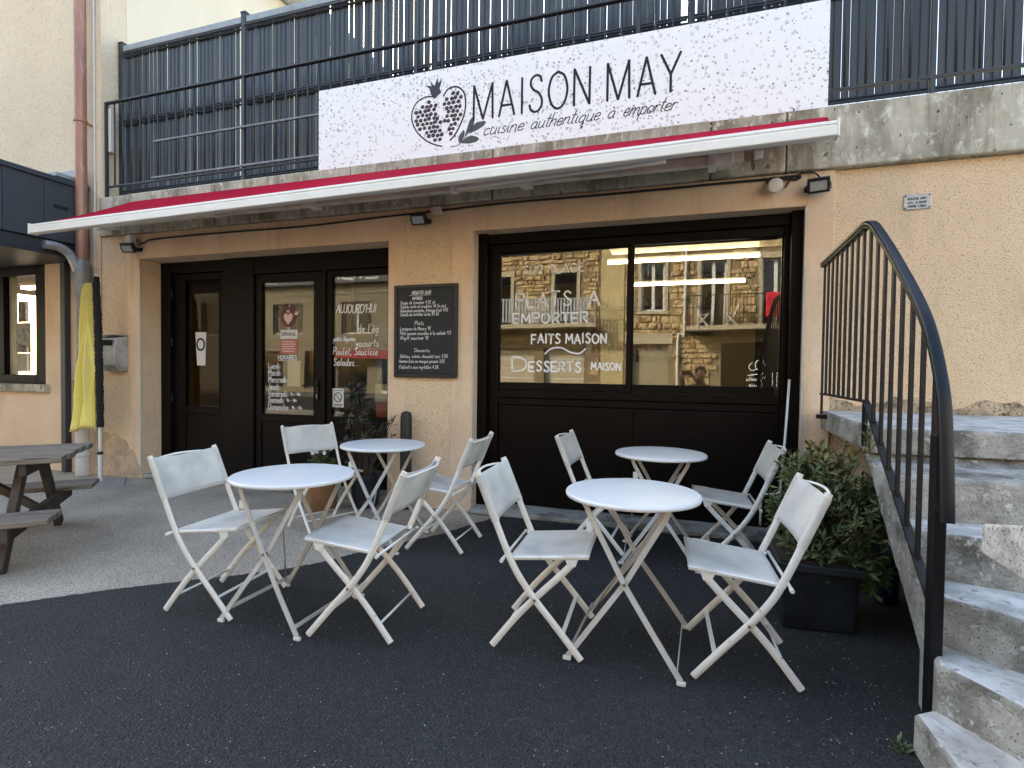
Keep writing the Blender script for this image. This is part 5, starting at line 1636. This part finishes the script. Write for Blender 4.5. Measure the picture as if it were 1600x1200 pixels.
def front_wall(name, x0, x1, z1, ops, mat, parent, depth=.35):
    """wall facing +Y at YO with openings [(x0, x1, z0, z1)]"""
    xs = sorted({x0, x1} | {o[0] for o in ops} | {o[1] for o in ops})
    zs = sorted({.12, z1} | {o[2] for o in ops} | {o[3] for o in ops})
    b = B()
    for a, c_ in zip(xs[:-1], xs[1:]):
        # merge cells of a column into runs
        run = None
        for z0, z2 in zip(zs[:-1], zs[1:]):
            mx, mz = (a + c_) / 2, (z0 + z2) / 2
            solid = not any(o[0] < mx < o[1] and o[2] < mz < o[3] for o in ops)
            if solid:
                run = [z0, z2] if run is None else [run[0], z2]
            elif run:
                b.box(a, c_, YO - depth, YO, *run)
                run = None
        if run:
            b.box(a, c_, YO - depth, YO, *run)
    return b.build(name, mat, parent)


def stones(x0, x1, z0, z1, ops, parent, seed):
    rn = random.Random(seed)
    b = B()
    z = z0
    while z < z1 - .1:
        h = rn.uniform(.12, .30)
        x = x0 + rn.uniform(-.2, 0)
        while x < x1:
            w = rn.uniform(.14, .5)
            a, c_ = max(x, x0), min(x + w, x1)
            p, q = z + .012, min(z + h, z1) - .012
            if c_ - a > .06 and not any(o[0] - .12 < c_ and o[1] + .12 > a and o[2] - .12 < q and o[3] + .22 > p for o in ops):
                d = rn.uniform(.02, .075)
                j = lambda: rn.uniform(-.035, .035)
                a2, c2 = a + .012, c_ - .012
                vs = [(a2, YO + .001, p), (c2, YO + .001, p), (c2, YO + .001, q), (a2, YO + .001, q)]
                vs += [(a2 + .035 + j(), YO + d + j() * .6, p + .03 + j()), (c2 - .035 + j(), YO + d + j() * .6, p + .03 + j()), (c2 - .035 + j(), YO + d + j() * .6, q - .03 + j()), (a2 + .035 + j(), YO + d + j() * .6, q - .03 + j())]
                b.add(vs, [(4, 5, 6, 7), (0, 1, 5, 4), (1, 2, 6, 5), (2, 3, 7, 6), (3, 0, 4, 7)])
            x += w
        z += h
    b.build('stone_facing', 'stone_block', parent, kind='stuff')


def window(o, parent, mat='white_joinery', leaves=2, sill=True, surround=True):
    x0, x1, z0, z1 = o
    b = B()
    y0, y1 = YO - .20, YO - .14
    b.box(x0, x0 + .06, y0, y1, z0, z1).box(x1 - .06, x1, y0, y1, z0, z1).box(x0 + .06, x1 - .06, y0, y1, z1 - .06, z1).box(x0 + .06, x1 - .06, y0, y1, z0, z0 + .08)
    if leaves == 2:
        b.box((x0 + x1) / 2 - .06, (x0 + x1) / 2 + .06, y0, y1 + .01, z0 + .08, z1 - .06)
    w = b.build('window', mat, parent)
    B().box(x0 + .05, x1 - .05, YO - .175, YO - .17, z0 + .07, z1 - .05).build('pane', 'far_glass', w)
    B().box(x0 - .05, x1 + .05, YO - .42, YO - .36, z0 - .05, z1 + .05).build('dark_room', 'interior_dark', w)
    if surround:
        s = B()
        s.box(x0 - .14, x0 - .002, YO - .01, YO + .05, z0, z1).box(x1 + .002, x1 + .14, YO - .01, YO + .05, z0, z1).box(x0 - .16, x1 + .16, YO - .01, YO + .055, z1 + .002, z1 + .22)
        if sill:
            s.box(x0 - .18, x1 + .18, YO - .01, YO + .10, z0 - .12, z0 - .002)
        s.build('surround', 'stone_dressed', w, bevel=.01)
    return w


def balcony(x0, x1, z, parent, zt=1.0, depth=.9, mat='black_paint', pitch=.12, r=.010, flat_=False):
    s = B().box(x0, x1, YO + .001, YO + depth, z - .16, z).build('balcony_slab', 'stone_dressed', parent, bevel=.01)
    f = B()
    y = YO + depth - .06
    f.box(x0 + .03, x1 - .03, y - .02, y + .02, z + zt - .03, z + zt).box(x0 + .03, x1 - .03, y - .015, y + .015, z + .08, z + .10)
    for x in (x0 + .03, x1 - .03):
        f.box(x - .018, x + .018, YO + .01, y, z + zt - .03, z + zt)
        f.box(x - .015, x + .015, y - .015, y + .015, z, z + zt - .03)
    f.build('balcony_rail', mat, s)
    x = x0 + .10
    k = 0
    fst = None
    n = int((x1 - x0 - .2) / pitch)
    for k in range(n):
        x = x0 + .1 + k * pitch
        if fst is None:
            bb = B()
            if flat_:
                bb.box(-.035, .035, -.01, .01, z + .10, z + zt - .03)
            else:
                bb.tube([(0, 0, z + .10), (0, 0, z + zt - .03)], r, 5)
            fst = bb.build('baluster', mat, None)
            fst.parent = s
            fst.location = Vector((x, y, 0)) - ORG[s]
        else:
            piece(fst, Vector((x, y, 0)) - ORG[s], s)
    return s


def gable(x0, x1, z, parent):
    B().box(x0, x1, YO - 7, YO - .36, .12, z).build('body', 'stone_mortar', parent)
    B().add([(x0 - .2, YO + .45, z), (x1 + .2, YO + .45, z), (x1 + .2, YO - 7.3, z), (x0 - .2, YO - 7.3, z), (x0 - .2, YO - 3.4, z + 2.3), (x1 + .2, YO - 3.4, z + 2.3)], [(0, 1, 5, 4), (2, 3, 4, 5), (0, 4, 3), (1, 2, 5), (3, 2, 1, 0)]).build('roof', 'slate_roof', parent)


# stone house opposite the garage bay
hA = thing('stone_house', 'sunlit rubble stone house with balcony and black shopfront, mirrored in the right pane', 'house', (1.5, YO, 0))
opsA = [(-1.72, -.86, 3.62, 5.5), (.42, 1.32, 3.0, 5.45), (2.55, 3.45, 3.0, 5.45), (4.6, 5.4, 3.62, 5.5), (-1.72, -.86, 6.5, 7.9), (.42, 1.32, 6.5, 7.9), (2.55, 3.45, 6.5, 7.9), (-2.05, -.72, .14, 2.35), (1.22, 5.2, .14, 2.40)]
front_wall('wall', -2.35, 6.5, 8.6, opsA, 'stone_mortar', hA)
stones(-2.32, 6.45, .2, 8.5, opsA, hA, 11)
gable(-2.35, 6.5, 8.6, hA)
for o in opsA[:7]:
    window(o, hA, sill=o[2] != 3.0)
B().box(-2.04, -.73, YO - .30, YO - .24, .14, 2.34).build('garage_door', 'beige_cladding', hA)
B().box(-2.3, -.55, YO + .0, YO + .06, 2.36, 2.75).build('lintel', 'stone_dressed', hA, bevel=.01)
sf = B().box(1.23, 5.19, YO - .34, YO - .28, .14, 2.39).build('shopfront', 'brown_frame', hA)
B().box(1.35, 3.0, YO - .272, YO - .265, .5, 2.25).build('pane', 'far_glass', sf)
for x in (2.95, 3.12):
    B().box(x, x + .05, YO - .275, YO - .24, .4, 1.35).build('door_pull', 'white_joinery', sf)


def mirror_write(tx, xs_, z, h, y, w, xe, parent, mat, nm='lettering'):
    b = write(tx, -xs_, z, h, y, w, -xe, jit=.1, seed=5)
    for v in b.v:
        v.x = -v.x
    return b.build(nm, mat, parent, fix=False)


mirror_write('Marcelle', 2.75, 1.02, .15, YO - .262, .022, 2.1, sf, 'white_vinyl')
mirror_write('Epicerie', 2.65, .80, .13, YO - .262, .02, 2.2, sf, 'white_vinyl')
lb = B()
ribbon(lb, [(v.x, v.y) for v in catmull([(2.72, 1.62, 0), (2.6, 1.80, 0), (2.42, 1.72, 0), (2.42, 1.5, 0), (2.62, 1.34, 0), (2.66, 1.25, 0), (2.45, 1.27, 0), (2.15, 1.22, 0)], 6)], .04, YO - .262)
ribbon(lb, [(v.x, v.y) for v in catmull([(2.30, 1.70, 0), (2.18, 1.58, 0), (2.25, 1.42, 0), (2.42, 1.44, 0)], 6)], .03, YO - .262)
lb.build('logo', 'white_vinyl', sf, fix=False)
balcony(-.05, 6.3, 2.98, hA, zt=1.08, depth=.95)
B().tube(catmull([(-.12, YO + .12, 8.5), (-.12, YO + .12, 3.1), (-.22, YO + .12, 2.75), (-.36, YO + .12, 2.5), (-.36, YO + .12, .15)], 5), .05, 8).build('downpipe', 'white_pipe', hA, smooth=True)
# red cloth over the balcony rail
rc = B().grid(lambda u, v: (2.55 + 1.15 * u, YO + .95 - .02 + .012 * math.sin(u * 30) * v + .015 * math.sin(v * 9), 4.075 - .85 * v), 40, 10)
top(rc.build('red_cloth', 'red_cloth', smooth=True, solid=.01), 'red cloth hung over the balcony rail across the street', 'cloth')
for k, x in enumerate((.55, 1.45)):
    c_ = copy_tree(chair)
    c_.location = (x, YO + .42, 2.98)
    c_.rotation_euler = (0, 0, R(0 if k == 0 else 180))
    c_['label'] = ('white folding chair on the opposite balcony, nearer the downpipe', 'white folding chair on the opposite balcony, nearer the red cloth')[k]
    c_['group'] = 'folding chairs on the opposite balcony'

# second stone house with slatted balcony
hB = thing('balcony_house', 'sunlit stone house with slatted balcony and pale garage doors, mirrored in the left pane', 'house', (-5.5, YO, 0))
opsB = [(-8.2, -7.0, 3.1, 5.2), (-5.15, -4.25, 3.1, 5.25), (-8.2, -7.2, 6.4, 7.8), (-5.15, -4.25, 6.4, 7.8), (-8.4, -6.0, .14, 2.2), (-5.6, -3.9, .14, 2.2)]
front_wall('wall', -9.0, -3.25, 8.2, opsB, 'stone_mortar', hB)
stones(-8.97, -3.3, .2, 8.1, opsB, hB, 23)
gable(-9.0, -2.36, 8.2, hB)
B().box(-3.249, -2.36, YO - .35, YO + .02, .12, 8.2).build('corner_wall', 'yellow_render', hB)
for o in opsB[:4]:
    window(o, hB, 'grey_joinery', 1, sill=o[2] > 5)
for o in opsB[4:]:
    g = B().box(o[0] + .01, o[1] - .01, YO - .28, YO - .22, o[2], o[3] - .01).build('garage_door', 'white_joinery', hB)
    for k in range(5):
        B().box(o[0] + .05, o[1] - .05, YO - .219, YO - .20, o[2] + .08 + k * .4, o[2] + .42 + k * .4).build('door_panel', 'stone_dressed', g)
balcony(-8.8, -3.3, 3.1, hB, zt=1.0, depth=1.0, mat='pale_rail', pitch=.13, flat_=True)

# long modern block with a letter band
hC = thing('modern_block', 'beige clad block with dark letter band, mirrored in the door glass', 'building', (-16, YO, 0))
opsC = [(-24, -21, 2.9, 4.6), (-19.4, -17.6, 2.9, 4.4), (-15.4, -13.8, 2.9, 4.4), (-12.4, -11.0, 2.9, 4.6), (-22.5, -18.5, .3, 2.1), (-17.5, -14.0, .3, 2.1), (-13.2, -9.8, .3, 2.1)]
front_wall('wall', -26, -9.2, 8.0, opsC, 'beige_cladding', hC)
B().box(-26, -9.2, YO - 8, YO - .36, .12, 8.0).build('body', 'beige_cladding', hC)
B().box(-26.2, -9.15, YO - 8.2, YO + .3, 8.0, 8.25).build('roof', 'slate_roof', hC)
for o in opsC:
    window(o, hC, 'grey_joinery' if o[2] < 1 else 'white_joinery', 2, surround=False)
for k in range(14):
    B().box(-26, -9.2, YO + .001, YO + .03, 2.35 + k * .17 if k < 3 else 4.75 + (k - 3) * .17, 2.50 + k * .17 if k < 3 else 4.90 + (k - 3) * .17).build('cladding_board', 'beige_cladding', hC)
bd = B().box(-22, -12.6, YO + .06, YO + .30, 5.2, 6.15).build('letter_band', 'anthracite', hC)
mirror_write('LIBRAIRIE', -13.3, 5.36, .62, YO + .305, .10, -19.6, bd, 'white_vinyl')
B().box(-16.6, -10.0, YO + .04, YO + .5, 1.75, 2.12).build('shop_fascia', 'red_band', hC)
B().box(-13.2, -9.8, YO + .04, YO + .06, .14, .28).build('plinth', 'white_joinery', hC)
# closing terraces beyond the frame so the street goes on
for nm, x0, x1, h, mt, lab in (('end_house', 6.6, 20, 8.8, 'render_cream', 'cream house at the right end of the opposite row'), ('end_house', -42, -26.3, 9.0, 'slate_roof', 'dark slate hung house at the left end of the opposite row')):
    t = thing(nm, lab, 'house', ((x0 + x1) / 2, YO, 0))
    ops = [(x0 + 1.5 + k * 3, x0 + 2.6 + k * 3, z, z + 1.6) for k in range(4) for z in (.9, 3.7, 6.4)]
    front_wall('wall', x0, x1, h, ops, mt, t)
    gable(x0, x1, h, t)
    for o in ops:
        window(o, t, surround=False)

# ------------------------------------------------------------------ the photographer, who shows only in the glass


def skin_body(name, joints, edges, parent, ox):
    me = bpy.data.meshes.new(name)
    me.from_pydata([Vector(j[0]) - ox for j in joints], edges, [])
    o = bpy.data.objects.new(name, me)
    COL.objects.link(o)
    o.modifiers.new('skin', 'SKIN')
    sk = me.skin_vertices[0].data if me.skin_vertices else None
    if sk is None:
        bpy.context.view_layer.objects.active = o
        bm = bmesh.new()
        bm.from_mesh(me)
        bm.verts.layers.skin.verify()
        bm.to_mesh(me)
        bm.free()
        sk = me.skin_vertices[0].data
    for i, j in enumerate(joints):
        rr = j[1] if isinstance(j[1], tuple) else (j[1], j[1])
        sk[i].radius = rr
        sk[i].use_root = (i == 0)
    sb = o.modifiers.new('smooth', 'SUBSURF')
    sb.levels = sb.render_levels = 2
    dg = bpy.context.evaluated_depsgraph_get()
    m2 = bpy.data.meshes.new_from_object(o.evaluated_get(dg))
    bpy.data.objects.remove(o)
    return m2


PX = Vector((.22, -.60, 0))
per = thing('person', 'person in dark jacket crouching forward and holding a phone up to photograph', 'person', PX)
J = [((.23, -.66, .70), (.15, .12)),      # 0 pelvis
     ((.23, -.62, .90), (.14, .11)),      # 1 waist
     ((.23, -.53, 1.06), (.165, .12)),    # 2 chest
     ((.23, -.46, 1.17), (.12, .09)),     # 3 shoulders
     ((.23, -.41, 1.25), .052),           # 4 neck
     ((.23, -.375, 1.33), (.075, .085)),  # 5 jaw
     ((.23, -.36, 1.42), (.078, .095)),   # 6 skull
     ((.23, -.37, 1.48), (.05, .06)),     # 7 crown
     ((.05, -.44, 1.15), .062), ((-.05, -.32, .98), .046), ((-.075, -.10, 1.17), .033), ((-.078, -.045, 1.235), .030),   # 8-11 arm: shoulder, elbow, wrist, palm
     ((.41, -.44, 1.15), .062), ((.38, -.26, .98), .046), ((.135, -.10, 1.17), .033), ((.085, -.045, 1.235), .030),      # 12-15
     ((.13, -.60, .66), .095), ((.10, -.22, .50), .070), ((.10, -.55, .12), .048), ((.10, -.42, .05), .040),             # 16-19 leg: hip, knee, ankle, toe
     ((.33, -.60, .66), .095), ((.37, -.24, .50), .070), ((.36, -.58, .12), .048), ((.36, -.45, .05), .040)]             # 20-23
Ed = [(0, 1), (1, 2), (2, 3), (3, 4), (4, 5), (5, 6), (6, 7), (3, 8), (8, 9), (9, 10), (10, 11), (3, 12), (12, 13), (13, 14), (14, 15), (0, 16), (16, 17), (17, 18), (18, 19), (0, 20), (20, 21), (21, 22), (22, 23)]
for s, pi in ((-1, 11), (1, 15)):
    for k in range(4):
        zz = 1.285 - k * .021
        bx_ = s * .084
        i0 = len(J)
        J += [((bx_, -.030, zz - .02), .0095), ((s * .086, -.012, zz), .0085), ((s * .074, -.006, zz + .003), .0075)]
        Ed += [(pi, i0), (i0, i0 + 1), (i0 + 1, i0 + 2)]
    i0 = len(J)
    J += [((s * .074, -.055, 1.235), .010), ((s * .060, -.045, 1.262), .0085)]
    Ed += [(pi, i0), (i0, i0 + 1)]
J = [((p[0], p[1], p[2] - (.15 if k < 9 or k in (12,) else .07 if k in (13, 16, 17, 20, 21) else 0)), r_) for k, (p, r_) in enumerate(J)]
m2 = skin_body('body', J, Ed, per, PX)
for mn in ('jacket', 'skin', 'trousers'):
    m2.materials.append(MATS[mn])
for p in m2.polygons:
    c_ = p.center + PX
    p.material_index = 1 if (c_.z > 1.085 and c_.y < -.2 and abs(c_.x - .23) < .12) or c_.y > -.085 and c_.z > 1.0 else (2 if c_.z < .74 and not (c_.z > .66 and c_.y < -.7) else 0)
    p.use_smooth = True
bo = bpy.data.objects.new('body', m2)
COL.objects.link(bo)
bo.parent = per
b = B()
hc = Vector((.23, -.375, 1.275))
for i in range(9):
    th_ = math.pi * .62 * i / 8
    for k in range(18):
        a = 2 * math.pi * k / 18
        rr = 1 + .03 * math.sin(a * 7 + i)
        fr_ = .55 if math.sin(a) > .3 and th_ > 1.05 else 1.0
        t_ = th_ * fr_
        b.v.append(hc + Vector((.094 * rr * math.sin(t_) * math.cos(a), .108 * rr * math.sin(t_) * math.sin(a), .105 * rr * math.cos(t_))))
for i in range(8):
    for k in range(18):
        b.f.append((i * 18 + k, i * 18 + (k + 1) % 18, (i + 1) * 18 + (k + 1) % 18, (i + 1) * 18 + k))
b.build('hair', 'hair', per, smooth=True, solid=.008)
b = B()
b.add([(.23, -.268, 1.245), (.212, -.275, 1.21), (.248, -.275, 1.21), (.23, -.245, 1.212), (.23, -.27, 1.202)], [(0, 1, 3), (0, 3, 2), (1, 4, 3), (3, 4, 2)])
b.build('nose', 'skin', per, smooth=True)
for s in (-1, 1):
    B().lathe((.23 + s * .034, -.272, 1.255), [(.003, -.007), (.011, -.004), (.011, .004), (.003, .007)], 8).build('eye', 'hair', per)
    B().lathe((.23 + s * .086, -.365, 1.235), [(.006, -.028), (.012, -.01), (.014, .012), (.006, .028)], 8).build('ear', 'skin', per, smooth=True)
B().box(.205, .255, -.282, -.272, 1.172, 1.180).build('mouth', 'logo_maroon', per)
ph = B().box(-.076, .076, -.020, -.011, 1.222, 1.298)
top(ph.build('phone', 'phone_black', bevel=.004), 'black phone held up level in front of the crouching person', 'phone')

# ------------------------------------------------------------------ grit and a few dry leaves on the asphalt
rn = random.Random(77)
gr = B()
for k in range(420):
    x, y = rn.uniform(-3.2, .75), rn.uniform(.9, 4.2)
    if x < -1.2 - (4.2 - y) * .85 + .25:
        continue
    if rn.random() < .45:
        x, y = .74 - abs(rn.gauss(0, .25)), rn.uniform(1.3, 3.4)
    r_ = rn.uniform(.0018, .0045)
    c_ = Vector((x, y, .006 + r_ * .5))
    pts = [c_ + Vector((rn.uniform(.6, 1) * r_ * dx, rn.uniform(.6, 1) * r_ * dy, rn.uniform(.5, .9) * r_ * dz)) for dx, dy, dz in ((1, 0, 0), (0, 1, 0), (-1, 0, 0), (0, -1, 0), (0, 0, 1), (0, 0, -1))]
    gr.add(pts, [(0, 1, 4), (1, 2, 4), (2, 3, 4), (3, 0, 4), (1, 0, 5), (2, 1, 5), (3, 2, 5), (0, 3, 5)])
top(gr.build('grit', 'granite', fix=False), 'loose pale grit scattered over the asphalt', 'grit', kind='stuff')
